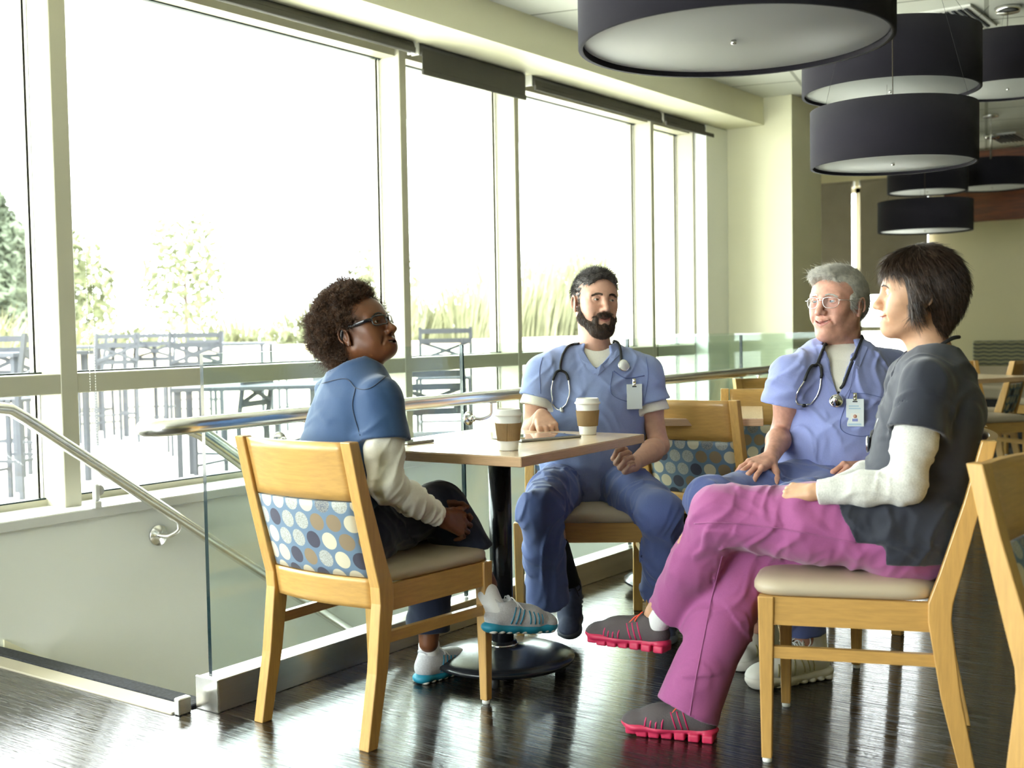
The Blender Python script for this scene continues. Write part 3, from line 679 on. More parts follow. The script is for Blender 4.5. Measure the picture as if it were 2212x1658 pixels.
# ================================================================ implicit surfaces (bodies and clothing)
def N3(v): v = np.array(v, float); return v / (np.linalg.norm(v) + 1e-12)
def vnoise(p, seed=0):
    i = np.floor(p).astype(np.int64); f = p - i; f = f * f * (3 - 2 * f); r = 0
    for dx in (0, 1):
        for dy in (0, 1):
            for dz in (0, 1):
                h = ((i[:, 0] + dx) * 73856093) ^ ((i[:, 1] + dy) * 19349663) ^ ((i[:, 2] + dz) * 83492791) ^ (seed * 2654435761)
                h = (h ^ (h >> 13)) * 1274126177 & 0x7fffffff; v = (h & 0xffff) / 65535.0
                wx = f[:, 0] if dx else 1 - f[:, 0]; wy = f[:, 1] if dy else 1 - f[:, 1]; wz = f[:, 2] if dz else 1 - f[:, 2]
                r = r + v * wx * wy * wz
    return r
class Fld:
    def __init__(s): s.ops = []; s.R = np.eye(3); s.o = np.zeros(3); s.sc = 1.0
    def frame(s, R=None, o=None, sc=1.0): s.R = np.eye(3) if R is None else np.array(R, float); s.o = np.zeros(3) if o is None else np.array(o, float); s.sc = sc; return s
    def P(s, p): return s.R @ (np.array(p, float) * s.sc) + s.o
    def cone(s, a, b, ra, rb, k=.015, op='u', sq=None):
        a, b = s.P(a), s.P(b); ra *= s.sc; rb *= s.sc
        c = (a + b) / 2; R = np.linalg.norm(b - a) / 2 + max(ra, rb)
        if sq is not None:
            d, fac = s.R @ N3(sq[0]), sq[1]; A = np.eye(3) + np.outer(d, d) * (1 / fac - 1)
        else: A = None; fac = 1
        ba = (b - a) if A is None else A @ (b - a); L = ba @ ba + 1e-12; g = 1 if A is None else min(1, fac) ** .5 if fac < 1 else 1
        def f(p):
            pa = p - a
            if A is not None: pa = pa @ A.T
            t = np.clip(pa @ ba / L, 0, 1); return (np.linalg.norm(pa - t[:, None] * ba, axis=1) - (ra + (rb - ra) * t)) * g
        s.ops.append((op, k, f, c, R * max(1, fac))); return s
    def chain(s, pts, rs, k=.012, op='u', sq=None):
        for i in range(len(pts) - 1): s.cone(pts[i], pts[i + 1], rs[i], rs[i + 1], k, op, sq)
        return s
    def ell(s, c, r, k=.015, op='u', R=None):
        c = s.P(c); r = np.array(r, float) * s.sc; Q = s.R if R is None else s.R @ np.array(R, float)
        def f(p):
            q = (p - c) @ Q; k0 = np.linalg.norm(q / r, axis=1); k1 = np.linalg.norm(q / (r * r), axis=1) + 1e-9; return k0 * (k0 - 1) / k1
        s.ops.append((op, k, f, c, r.max())); return s
    def box(s, c, h, rr=.005, k=.004, op='u', R=None):
        c = s.P(c); h = np.array(h, float) * s.sc; Q = s.R if R is None else s.R @ np.array(R, float)
        def f(p):
            q = np.abs((p - c) @ Q) - h + rr; return np.linalg.norm(np.maximum(q, 0), axis=1) + np.minimum(q.max(axis=1), 0) - rr
        s.ops.append((op, k, f, c, np.linalg.norm(h))); return s
    def cut(s, c, n, k=.004, R=9.0):            # keep the side n points to, within R
        c = s.P(c); n = s.R @ N3(n); s.ops.append(('h', k, lambda p: (c - p) @ n, c, R)); return s
    def disp(s, fn, c=(0, 0, 0), R=9.0):
        s.ops.append(('d', 0, fn, s.P(c), R)); return s
    def join(s, other, k=.03): s.ops.append(('u', k, lambda p: other.ev(p), np.zeros(3), 99)); return s
    def sub(s, other, grow=0.0, k=.004): s.ops.append(('s', k, lambda p: other.ev(p) - grow, np.zeros(3), 99)); return s
    def ev(s, p, near=.10):
        d = np.full(len(p), 1.0)
        for op, k, f, c, R in s.ops:
            if R < 5:
                m = ((p - c) ** 2).sum(1) < (R + near + k) ** 2
                if not m.any(): continue
                q = p[m]; full = False
            else: m = slice(None); q = p; full = True
            cur = d[m]
            if op == 'd':
                b = np.abs(cur) < .05
                if b.any(): cur = cur.copy(); cur[b] += f(q[b])
                d[m] = cur; continue
            e = f(q)
            if op == 'u': h = np.clip(.5 + .5 * (cur - e) / k, 0, 1); r = cur * (1 - h) + e * h - k * h * (1 - h)
            elif op == 's': e = -e; h = np.clip(.5 - .5 * (cur - e) / k, 0, 1); r = cur * (1 - h) + e * h + k * h * (1 - h)
            else: h = np.clip(.5 - .5 * (cur - e) / k, 0, 1); r = cur * (1 - h) + e * h + k * h * (1 - h)
            d[m] = r
        return d
def poly(F, lo, hi, h, own=None):
    lo, hi = np.array(lo, float), np.array(hi, float); B = 8
    nb = np.maximum(1, np.ceil((hi - lo) / (h * B)).astype(int)); n = nb * B + 1
    G = np.full(tuple(n), 1.0, np.float32)
    ci = np.stack(np.meshgrid(*[np.arange(k) for k in nb], indexing='ij'), -1).reshape(-1, 3)
    cp = lo + (ci + .5) * h * B; dc = F.ev(cp, near=h * B * 2 + .05); thr = h * B * .87 * 1.7 + .012
    for blk, sgn in ((ci[(dc < -thr)], -1.0),):
        for i, j, k in blk: G[i * B:i * B + B + 1, j * B:j * B + B + 1, k * B:k * B + B + 1] = -1.0
    act = ci[np.abs(dc) <= thr]
    loc = np.stack(np.meshgrid(*[np.arange(B + 1)] * 3, indexing='ij'), -1).reshape(-1, 3)
    for s0 in range(0, len(act), 120):
        a = act[s0:s0 + 120]; idx = (a[:, None, :] * B + loc[None]).reshape(-1, 3)
        v = F.ev(lo + idx * h, near=.03 + h * 3); G[idx[:, 0], idx[:, 1], idx[:, 2]] = v
    # surface nets
    sg = G < 0; c = [sg[a:n[0] - 1 + a, b:n[1] - 1 + b, d:n[2] - 1 + d] for a in (0, 1) for b in (0, 1) for d in (0, 1)]
    cnt = sum(x.astype(np.int8) for x in c); cells = np.argwhere((cnt > 0) & (cnt < 8))
    if len(cells) == 0: return np.zeros((0, 3)), np.zeros((0, 4), int)
    acc = np.zeros((len(cells), 3)); num = np.zeros(len(cells))
    cor = np.array([(a, b, d) for a in (0, 1) for b in (0, 1) for d in (0, 1)])
    for i in range(8):
        for j in range(i + 1, 8):
            if np.abs(cor[i] - cor[j]).sum() != 1: continue
            A = cells + cor[i]; Bc = cells + cor[j]; va = G[A[:, 0], A[:, 1], A[:, 2]]; vb = G[Bc[:, 0], Bc[:, 1], Bc[:, 2]]
            m = (va < 0) != (vb < 0); t = np.where(m, va / np.where(m, va - vb, 1), 0)
            acc[m] += (A + t[:, None] * (cor[j] - cor[i]))[m]; num += m
    V = lo + acc / num[:, None] * h
    I = -np.ones(tuple(n), np.int64); I[cells[:, 0], cells[:, 1], cells[:, 2]] = np.arange(len(cells)); Fs = []
    for ax in range(3):
        a1, a2 = (ax + 1) % 3, (ax + 2) % 3
        s0 = [slice(None)] * 3; s1 = [slice(None)] * 3; s0[ax] = slice(0, -1); s1[ax] = slice(1, None)
        E = np.argwhere(sg[tuple(s0)] != sg[tuple(s1)]); E = E[(E[:, a1] > 0) & (E[:, a2] > 0)]
        if not len(E): continue
        ins = sg[E[:, 0], E[:, 1], E[:, 2]]; o1 = np.zeros(3, int); o1[a1] = 1; o2 = np.zeros(3, int); o2[a2] = 1
        q = [E, E - o1, E - o1 - o2, E - o2]; q = np.stack([I[x[:, 0], x[:, 1], x[:, 2]] for x in q], 1)
        ok = (q >= 0).all(1); q, ins = q[ok], ins[ok]; q[~ins] = q[~ins][:, ::-1]; Fs.append(q)
    return V, np.concatenate(Fs)
def mesh_np(name, V, Fq, mat, parent=None, off=None, smooth=True, col=None):
    me = bpy.data.meshes.new(name); V = np.array(V, np.float64) - (0 if off is None else np.array(off)); k = Fq.shape[1]
    me.vertices.add(len(V)); me.vertices.foreach_set('co', V.astype(np.float32).ravel())
    me.loops.add(len(Fq) * k); me.loops.foreach_set('vertex_index', Fq.astype(np.int32).ravel())
    me.polygons.add(len(Fq)); me.polygons.foreach_set('loop_start', np.arange(0, len(Fq) * k, k, dtype=np.int32)); 
    me.update(calc_edges=True); me.polygons.foreach_set('use_smooth', np.full(len(Fq), smooth))
    for m in (mat if isinstance(mat, (list, tuple)) else [mat]): me.materials.append(M[m] if isinstance(m, str) else m)
    if col is not None:
        at_ = me.color_attributes.new('tint', 'FLOAT_COLOR', 'POINT'); C4 = np.concatenate([col, np.ones((len(col), 1))], 1); at_.data.foreach_set('color', C4.astype(np.float32).ravel())
    o = bpy.data.objects.new(name, me); COL.objects.link(o)
    if parent is not None: o.parent = parent
    return o
def smooth_mesh(V, Fq, it=1, lam=.5):
    for _ in range(it):
        A = np.zeros_like(V); n = np.zeros(len(V))
        for i in range(4):
            a, b = Fq[:, i], Fq[:, (i + 1) % 4]; np.add.at(A, a, V[b]); np.add.at(A, b, V[a]); np.add.at(n, a, 1); np.add.at(n, b, 1)
        V = V + lam * (A / np.maximum(n, 1)[:, None] - V)
    return V
def skin_of(name, F, regions, mat, parent, off=None, colf=None, sm=0):
    """regions: (lo, hi, voxel) boxes; later ones take precedence inside their box"""
    Vs, Fs, n = [], [], 0
    for i, (lo, hi, h) in enumerate(regions):
        V, Q = poly(F, lo, hi, h)
        if not len(V): continue
        cen = V[Q].mean(1); keep = np.ones(len(Q), bool)
        for lo2, hi2, h2 in regions[i + 1:]:
            keep &= ~((cen > np.array(lo2) + h).all(1) & (cen < np.array(hi2) - h).all(1))
        if sm: V = smooth_mesh(V, Q, sm)
        Q = Q[keep]; u, inv = np.unique(Q, return_inverse=True); Vs.append(V[u]); Fs.append(inv.reshape(Q.shape) + n); n += len(u)
    V = np.concatenate(Vs); Q = np.concatenate(Fs); c = colf(V) if colf else None
    return mesh_np(name, V, Q, mat, parent, off, col=c)
def bounds(pts, pad): P = np.array(pts); return P.min(0) - pad, P.max(0) + pad
def hit(F, pts, off=0.0, d0=2.0, d1=6.0):
    """where the lines of sight through these photo points meet the surface"""
    r = np.array([ray(x, y) for x, y in pts]); t = np.full(len(r), d0); done = np.zeros(len(r), bool)
    for _ in range(420):
        d = F.ev(ORG + r * t[:, None]); done |= d < .0008; t = np.where(done, t, t + np.clip(d * .55, .0006, .03))
        if (done | (t > d1)).all(): break
    p = ORG + r * t[:, None]; e = 1e-3
    g = np.stack([F.ev(p + e * np.eye(3)[i]) - F.ev(p - e * np.eye(3)[i]) for i in range(3)], 1); g /= np.linalg.norm(g, axis=1)[:, None] + 1e-9
    p = p + g * off; return p, g, (t < d1)
def drape(F, pts, off=.004, n=8):
    P = np.array(catmull([(x, y, 0) for x, y in pts], n))[:, :2]; p, g, ok = hit(F, P, off); return p[ok], g[ok]
def wrinkles(axis, amp, fa, fb, seed=0, warp=.6, c=None, R=None, fall=None):
    """creases that run across `axis`: fa = creases per metre along it, fb = along the crease"""
    a = N3(axis); u = N3(np.cross(a, [.3, .5, .81])); v = np.cross(a, u)
    def f(p):
        w = vnoise(p * 9 + 3.1, seed + 5) * warp; t = p @ a
        q = np.stack([t * fa + w * 3, p @ u * fb + w, p @ v * fb], 1); n = vnoise(q, seed)
        q2 = q * 2.1 + 7; n2 = vnoise(q2, seed + 1); r = np.clip(1 - 2.2 * np.abs(2 * n - 1), 0, 1) ** 1.3 + .4 * np.clip(1 - 2 * np.abs(2 * n2 - 1), 0, 1)
        g = -amp * (r - .35 + .5 * (n - .5))
        if fall is not None: g = g * np.exp(-((p - np.array(fall[0])) ** 2).sum(1) / fall[1] ** 2)
        return np.minimum(g, amp * .12)
    return f
def tubes(paths, r, n=3, taper=True):
    """many thin strands as one vertex / face array; paths: (S, K, 3)"""
    paths = np.asarray(paths); S_, K, _ = paths.shape
    T = np.gradient(paths, axis=1); T /= np.linalg.norm(T, axis=2, keepdims=True) + 1e-9
    up = np.random.default_rng(1).normal(size=(S_, 1, 3)); U = np.cross(T, up); U /= np.linalg.norm(U, axis=2, keepdims=True) + 1e-9; W = np.cross(T, U)
    w = (np.linspace(1, .25, K) if taper else np.ones(K))[None, :, None] * (np.asarray(r).reshape(-1, 1, 1) if hasattr(r, '__len__') else r)
    rings = np.stack([paths + w * (math.cos(2 * PI * j / n) * U + math.sin(2 * PI * j / n) * W) for j in range(n)], 2)  # S,K,n,3
    V = rings.reshape(-1, 3); idx = np.arange(S_ * K * n).reshape(S_, K, n); Q = []
    for j in range(n):
        k = (j + 1) % n; Q.append(np.stack([idx[:, :-1, j], idx[:, :-1, k], idx[:, 1:, k], idx[:, 1:, j]], -1).reshape(-1, 4))
    return V, np.concatenate(Q)

# ---------------------------------------------------------------- human parts
def face_frame(fwd, up=(0, 0, 1), tilt=0.0):
    f = N3(fwd); l = N3(np.cross(up, f)); u = np.cross(f, l)
    c, s_ = math.cos(tilt), math.sin(tilt); l, u = c * l + s_ * u, -s_ * l + c * u
    return np.column_stack([f, l, u])
def head_ops(F, R, o, sc=1.0, smile=.3, open_=0.0, nose=1.0, lip=1.0, jaw=1.0, neck=None, neck_r=.056, chin=0.0, cheek=0.0, beard=False):
    F.frame(R, o, sc)
    F.ell((-.014, 0, .036), (.100, .077, .086), .02).ell((.022, 0, .034), (.068, .066, .068), .03)
    F.ell((.034, 0, -.022), (.052, .060, .074), .03)
    for s in (-1, 1):
        F.cone((.0, s * .050 * jaw, -.050), (.062, s * .017, -.090 - chin), .019, .015, .035)
        F.ell((.054, s * .041, -.012), (.024, .022, .022), .022).cone((.083, s * .010, .027), (.070, s * .047, .028), .010, .009, .016)
        F.ell((.060, s * .038, -.040), (.022 + cheek, .018, .024), .02)
    F.ell((.076, 0, -.090 - chin), (.019, .021, .017), .022).ell((.074, 0, -.060), (.024, .033, .024), .02)
    for s in (-1, 1): F.ell((.096, s * .031, .011), (.023, .0185, .0135), .014, 's')
    F.cone((.086, 0, .020), (.107, 0, -.018), .0075, .0095, .012).ell((.109, 0, -.026), (.0125 * nose, .0105 * nose, .0095 * nose), .009)
    for s in (-1, 1): F.ell((.0975, s * .0118 * nose, -.0295), (.0115, .0072 * nose, .0078), .008)
    for s in (-1, 1): F.ell((.1035, s * .0065 * nose, -.0375), (.0055, .0034, .0045), .003, 's')
    for s in (-1, 1):                                       # lids round the eyeball
        F.ell((.0735, s * .031, .011), (.0148, .0150, .0140), .006)
        F.ell((.0885, s * .031, .0098), (.013, .0125, .0052 - .0012 * min(1, smile)), .0025, 's')
        F.cone((.0868, s * .021, .0158), (.0800, s * .043, .0142), .0022, .0020, .004)
    m = smile * .0085; z0 = -.0585; mw = .025 + .005 * min(smile, 1)
    up_ = [(.078, -mw, z0 + m), (.0925, -.013, z0 + .001 + m * .3), (.0970, -.004, z0 + .004), (.0970, .004, z0 + .004), (.0925, .013, z0 + .001 + m * .3), (.078, mw, z0 + m)]
    lo_ = [(.078, -mw, z0 + m), (.0910, -.013, z0 - .006 - open_ + m * .35), (.0945, 0, z0 - .0085 - open_), (.0910, .013, z0 - .006 - open_ + m * .35), (.078, mw, z0 + m)]
    F.chain(up_, [.0012, .0034 * lip, .0038 * lip, .0038 * lip, .0034 * lip, .0012], .004); F.chain(lo_, [.0012, .0040 * lip, .0050 * lip, .0040 * lip, .0012], .004)
    zc = z0 - .0018 - open_ * .45; F.chain([(.082, -mw * .93, z0 + m * .95), (.096, -.013, zc + m * .32), (.100, 0, zc), (.096, .013, zc + m * .32), (.082, mw * .93, z0 + m * .95)], [.0006, .0011 + open_ * .65, .0012 + open_ * .85, .0011 + open_ * .65, .0006], .0015, 's', sq=((1, 0, 0), 5))
    for s in (-1, 1):                                       # smile fold
        F.chain([(.0955, s * .0225, -.032), (.0900, s * .0325, -.046), (.0815, s * .0375, -.060)], [.0012 + smile * .0012, .0015 + smile * .0016, .0010], .009, 's')
    for s in (-1, 1):                                       # ears
        Re = np.column_stack([N3((.94, s * .30, .12)), N3((-.3, s * .95, 0)), N3((-.12, 0, 1))])
        e0 = (-.010, s * .079, -.004)
        F.ell(e0, (.0165, .0060, .029), .004, R=Re)
        F.ell((e0[0] + .002, s * .0845, -.004), (.009, .0048, .016), .003, 's', R=Re)
        ar = [(e0[0] + .015 * math.cos(a) - .003, s * (.083 + .003 * math.sin(a / 2)), e0[2] + .004 + .024 * math.sin(a)) for a in np.linspace(.3, 4.2, 9)]
        F.chain(ar, [.0030] * 9, .003); F.ell((-.004, s * .080, -.030), (.007, .0042, .0085), .004)
    F.frame()
    if neck is not None: F.cone(F_P(R, o, sc, (-.022, 0, -.045)), neck, neck_r * sc, neck_r * sc * 1.06, .03); F.cone(F_P(R, o, sc, (.03, 0, -.080)), neck, .40 * neck_r, .78 * neck_r, .03)
def F_P(R, o, sc, p): return np.array(R) @ (np.array(p, float) * sc) + np.array(o)
def eyes(R, o, sc, gaze, parent, off, iris):
    for s in (-1, 1):
        c = F_P(R, o, sc, (.0735, s * .031, .0105)); g = N3(gaze); r = .0128 * sc
        u = N3(np.cross(g, [0, 0, 1])); v = np.cross(u, g); q = MB(); rings = []
        prof = [0, .22, .221, .50, .56, .57, .9, 1.3, 1.8, 2.4, 3.1]
        for a in prof: rings.append([c + r * (math.cos(a) * (1.0 if a > .6 else .99) * g + math.sin(a) * (math.cos(2 * PI * j / 20) * u + math.sin(2 * PI * j / 20) * v)) for j in range(20)])
        q.loft(rings); me = q
        o_ = q.build('eye', ['eyewhite', iris, 'pupil'], parent, off)
        for i, p in enumerate(o_.data.polygons): 
            ring = i // 20; p.material_index = 2 if ring < 1 else 1 if ring < 4 else 0
def finger_pts(base, dirf, dn, L, curl):
    p = [np.array(base, float)]; d = np.array(dirf, float); n = np.array(dn, float)
    for l, c in zip(L, curl):
        c = math.radians(c); d, n = math.cos(c) * d - math.sin(c) * n, math.sin(c) * d + math.cos(c) * n; p.append(p[-1] + d * l)
    return p, n
def hand_ops(F, wrist, fwd, back, side, sc=1.0, curl=((20, 30, 20),) * 4, thumb=((.6, .5, -.3), 20, 20), spread=.1, k=.006, nails=None):
    """side: +1 when the thumb lies to the left of fwd seen from the back of the hand"""
    f = N3(fwd); b = N3(np.array(back) - f * (np.array(back) @ f)); t = np.cross(b, f) * side
    W = np.array(wrist, float); X = lambda a, y, z: W + sc * (a * f + y * t + z * b)
    kn = [(.092, .030), (.095, .009), (.090, -.012), (.080, -.031)]; ln = [(.043, .026, .020), (.047, .030, .021), (.043, .028, .021), (.034, .021, .018)]
    for a, y in kn: F.cone(X(.012, y * .55, 0), X(a - .008, y, .0), .0155 * sc, .0125 * sc, .014)
    F.cone(X(.03, 0, -.004), X(.07, 0, -.004), .020 * sc, .020 * sc, .012, sq=(b, .6)); tips = []
    for i, ((a, y), L, c) in enumerate(zip(kn, ln, curl)):
        sp = (1.5 - i) * spread; df = N3(f * math.cos(sp) + t * math.sin(sp)); base = X(a, y, .001)
        p, nn = finger_pts(base, df, b, [l * sc for l in L], c); r = (.0094, .0086, .0078, .0064) if i < 3 else (.0084, .0076, .0069, .0058)
        F.chain(p, [q * sc for q in r], .003); F.ell(base + b * .004 * sc, (.009 * sc,) * 3, .006)
        tips.append((p[-1], p[-1] - p[-2], nn))
    td, c1, c2 = thumb; d = N3(td[0] * f + td[1] * t + td[2] * b); b0 = X(.020, .022, -.006); p1 = b0 + d * .040 * sc
    nrm_ = N3(np.cross(d, np.cross(b, d)) if abs(d @ b) < .95 else t); ax = N3(np.cross(d, -t * .4 + b)) if side else 0
    tow = N3(-t * .75 - b * .45 + f * .35); tow = N3(tow - d * (tow @ d))
    d2 = math.cos(math.radians(c1)) * d + math.sin(math.radians(c1)) * tow; p2 = p1 + d2 * .032 * sc; tow = N3(tow - d2 * (tow @ d2))
    d3 = math.cos(math.radians(c2)) * d2 + math.sin(math.radians(c2)) * tow; p3 = p2 + d3 * .025 * sc
    F.chain([X(.008, .010, 0), b0, p1, p2, p3], [.014 * sc, .0155 * sc, .0115 * sc, .0100 * sc, .0078 * sc], .007)
    tips.append((p3, p3 - p2, N3(b - d3 * (b @ d3)))); return tips
def skin_mat(name, c, lip, sss=.12, rough=.5, spots=.06):
    t = NT(name); a = t.add('ShaderNodeVertexColor'); a.layer_name = 'tint'
    n = t.noise(t.coord((1, 1, 1)), 45, 4); d = tuple(x * (1 - spots * 1.6) for x in c[:3]) + (1,); e = tuple(min(1, x * (1 + spots)) for x in c[:3]) + (1,)
    base = t.ramp(n, [(.3, d), (.7, e)]); sp = t.add('ShaderNodeSeparateColor'); t.link(a.outputs[0], sp.inputs[0])
    c1 = t.mix(sp.outputs[0], base, lip); c2 = t.mix(sp.outputs[1], c1, (.02, .013, .010, 1)); c3 = t.mix(sp.outputs[2], c2, (.5, .14, .10, 1))
    t.set(color=c3, rough=rough, sss=sss, spec=.45); t.b.inputs['Subsurface Radius'].default_value = (.012, .005, .003); t.b.inputs['Subsurface Scale'].default_value = 1
    t.bump(t.noise(t.coord((1, 1, 1)), 380, 3), .12, .002); return t.m
def lip_tint(R, o, sc, brow=0.0, stubble=0.0, smile=.3, open_=0, blush=.0):
    Ri = np.array(R).T
    def f(V):
        q = (V - np.array(o)) @ np.array(R) / sc; C_ = np.zeros((len(V), 3)); x, y, z = q.T
        mw = .027 + .005 * min(smile, 1); zc = -.0585 + smile * .0085 * (np.abs(y) / mw) ** 2 - open_ * .5
        m = (x > .07) & (np.abs(y) < mw) & (np.abs(z - zc + .0025) < (.0090 + open_ * .55) * (1 - (np.abs(y) / mw) ** 2.2))
        C_[:, 0] = np.where(m, .8, 0)
        if brow: C_[:, 1] = np.where((x > .05) & (np.abs(z - .0285 + (np.abs(y) - .03) ** 2 * 8) < .0032) & (np.abs(y) > .012) & (np.abs(y) < .047), brow, 0)
        if stubble: C_[:, 1] = np.maximum(C_[:, 1], np.where((z < -.03) & (x > .0) & (z > -.12) & ~m, stubble, 0))
        if blush: C_[:, 2] = blush * np.exp(-((x - .08) ** 2 + (np.abs(y) - .04) ** 2 + (z + .012) ** 2) / .0004)
        return C_
    return f
def shoe(name, heel, toe, up, parent, off, mats, label=None, w=1.0, L=None, high=False, lace='lace_w', style=0, roll=0.0):
    heel, toe = np.array(heel, float), np.array(toe, float); f = toe - heel; LL = np.linalg.norm(f) if L is None else L; f = N3(f)
    u = N3(np.array(up) - f * (np.array(up) @ f)); l = np.cross(u, f); R = np.column_stack([f, l, u]); s_ = LL / .29
    rt = bpy.data.objects.new(name, None); COL.objects.link(rt); rt.parent = parent; rt.location = tuple(heel - off); rt['label'] = label or ''
    if not label: del rt['label']
    o2 = np.array(off) + (heel - off); hh = .030
    A = Fld(); A.frame(R, heel, s_)                                      # upper
    A.chain([(.035, 0, .052), (.10, 0, .052), (.17, .004, .045), (.235, .006, .036)], [.036, .037, .041, .036], .03, sq=((0, 1, 0), .92))
    A.ell((.250, .006, .036), (.040, .036, .026), .02).cone((.045, 0, .06), (.052, 0, .088 + .045 * high), .036, .037, .02).cone((.08, 0, .075), (.19, .002, .052), .030, .026, .03)
    A.cone((.052, 0, .10), (.056, 0, .19), .028, .031, .006, 's').cut((0, 0, .018), (0, 0, 1)).cut((0, 0, .106 + .055 * high), (.34, 0, -1), .012)
    lo, hi = bounds([heel - l * .08 - u * .03, heel + l * .08 + u * .19, toe + l * .1 + u * .1, toe - l * .1 - u * .03, heel - f * .05, toe + f * .04], .01)
    skin_of('upper', A, [(lo, hi, .0032)], mats[0], rt, heel)
    B = Fld(); B.frame(R, heel, s_)                                      # sole
    if style == 1:
        B.chain([(.030, 0, .030), (.10, 0, .030), (.17, .006, .027), (.24, .008, .028), (.262, .008, .036)], [.037, .031, .036, .036, .026], .02, sq=((0, 0, 1), .42))
        for i, x in enumerate((.02, .062, .105, .145, .183, .220, .254)):
            for y in (-1, 1): B.box((x, y * (.019 if x < .08 or x > .15 else .015) + .004, .012 + (.006 if x > .24 else 0)), (.0165, .020, .012), .004, .002)
    else:
        B.chain([(.028, 0, .020), (.10, 0, .018), (.17, .006, .018), (.245, .008, .022), (.262, .008, .030)], [.039, .033, .040, .039, .026], .02, sq=((0, 0, 1), .55))
        Pd = Fld(); Pd.frame(R, heel, s_)
        for i, x in enumerate((.022, .052, .082, .112, .142, .172, .202, .232, .254)):
            for y in (-1, 1): Pd.ell((x, .004 + y * .021, .007 + (.005 if x > .22 else 0)), (.0155, .0185, .0085), .001)
        Pd.cut((0, 0, 0), (0, 0, 1), .001); skin_of('outsole', Pd, [(lo, hi, .0032)], 'outsole' if mats[1] == 'sole_t' else mats[1], rt, heel)
    B.cut((0, 0, 0), (0, 0, 1), .002); skin_of('sole', B, [(lo, hi, .0032)], mats[1], rt, heel)
    q = MB(); X0 = lambda x, y, z: heel + R @ (np.array((x, y, z)) * s_)
    q.tube([X0(.052 + .034 * math.cos(a) + (.010 if math.cos(a) > 0 else 0), .029 * math.sin(a), .096 + .047 * high - .012 * math.cos(a) + (.006 if math.cos(a) < -.8 else 0)) for a in np.linspace(0, 2 * PI, 25)], .0042 * s_, 8); q.build('collar', mats[2] if len(mats) > 2 and style == 1 else mats[0], rt, heel)
    q = MB(); q.loft([[X0(x + .000, y, z + dz) for y, dz in ((-w_, -.004), (-w_ * .5, .001), (0, .003), (w_ * .5, .001), (w_, -.004), (w_ * .5, -.008), (-w_ * .5, -.008))] for x, z, w_ in ((.160, .082, .016), (.125, .095, .018), (.100, .106 + .006 * high, .019), (.088, .116 + .012 * high, .019), (.082, .125 + .018 * high, .016))]); q.build('tongue', mats[0], rt, heel)
    q = MB(); q2 = MB(); X = lambda x, y, z: heel + R @ (np.array((x, y, z)) * s_)
    top = lambda x: .1095 - (x - .08) * .27 + .010 * high
    for i in range(6):
        x = .100 + i * .016; z = top(x) - .001; wv = .021
        q.tube(catmull([X(x, -wv, z - .010), X(x + .006, 0, z + .002), X(x + .012, wv, z - .012)], 4), .0022 * s_, 6)
        q.tube(catmull([X(x + .012, -wv, z - .012), X(x + .006, 0, z + .004), X(x, wv, z - .010)], 4), .0022 * s_, 6)
    for y in (-1, 1):
        x = .092; z = top(x) + .003
        q.tube(catmull([X(x, 0, z), X(x - .008, y * .020, z + .012), X(x + .002, y * .040, z - .004), X(x + .012, y * .030, z - .018), X(x + .004, y * .006, z)], 6), .0020 * s_, 6)
        q.tube(catmull([X(x, 0, z), X(x + .014, y * .022, z - .004), X(x + .034, y * .036, z - .028)], 5), .0020 * s_, 6)
    q.build('laces', lace, rt, heel)
    if len(mats) > 2:
        q = MB()
        for y in (-1, 1):                                                 # side stripes laid on the upper
            for k in range(7):
                x = .088 + k * .018; p0, p1 = X(x + .006, y * .036, .092 - (x - .08) * .2), X(x - .018 + (k > 2) * .036, y * .062, .030); P = []
                for a in np.linspace(0, 1, 6):
                    c_ = p0 * (1 - a) + p1 * a; inn = N3(X(x, 0, .045) - c_)
                    for _ in range(60):
                        d = A.ev(c_[None])[0]
                        if d < .0006: break
                        c_ = c_ + inn * max(.0004, d * .6)
                    P.append(c_)
                q.tube(P, .0030 * s_, 6, flat=.6)
        q.build('side_stripes', mats[2], rt, heel)
    return A
# ================================================================ people
M['eyewhite'] = plain('eye_white', (.62, .60, .57, 1), .2, coat=.6); M['pupil'] = plain('pupil', (.004, .004, .004, 1), .1, coat=1)
M['iris_b'] = plain('brown_iris', (.06, .03, .015, 1), .15, coat=1); M['iris_g'] = plain('grey_blue_iris', (.12, .17, .20, 1), .15, coat=1)
M['teeth'] = plain('teeth', (.70, .66, .56, 1), .25, coat=.4)
def cloth(name, c, rough=.75, var=.05, sheen=.25, heather=0):
    t = NT(name); n = t.noise(t.coord((1, 1, 1)), 260, 3, .7); d = tuple(x * (1 - var - heather) for x in c[:3]) + (1,); e = tuple(min(1, x * (1 + var + heather)) for x in c[:3]) + (1,)
    t.set(color=t.ramp(n, [(.3, d), (.7, e)]), rough=rough, sheen=sheen, spec=.25)
    w1 = t.noise(t.coord((1, 1, .4)), 20, 3, .5); w2 = t.noise(t.coord((1, 1, 1)), 700, 2)
    t.bump(t.math('ADD', t.math('MULTIPLY', w1, 1.0), t.math('MULTIPLY', w2, .05)), .16, .006); return t.m
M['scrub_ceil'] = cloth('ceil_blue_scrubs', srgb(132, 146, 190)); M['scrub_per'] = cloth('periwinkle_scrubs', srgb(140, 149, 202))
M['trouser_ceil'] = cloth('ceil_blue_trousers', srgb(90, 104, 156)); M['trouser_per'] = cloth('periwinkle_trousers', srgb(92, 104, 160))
M['scrub_teal'] = cloth('steel_blue_scrubs', srgb(42, 68, 104)); M['navy'] = cloth('navy_trousers', srgb(27, 36, 58))
M['charcoal'] = cloth('charcoal_scrubs', srgb(44, 47, 58)); M['pink'] = cloth('orchid_pink_trousers', srgb(158, 84, 136))
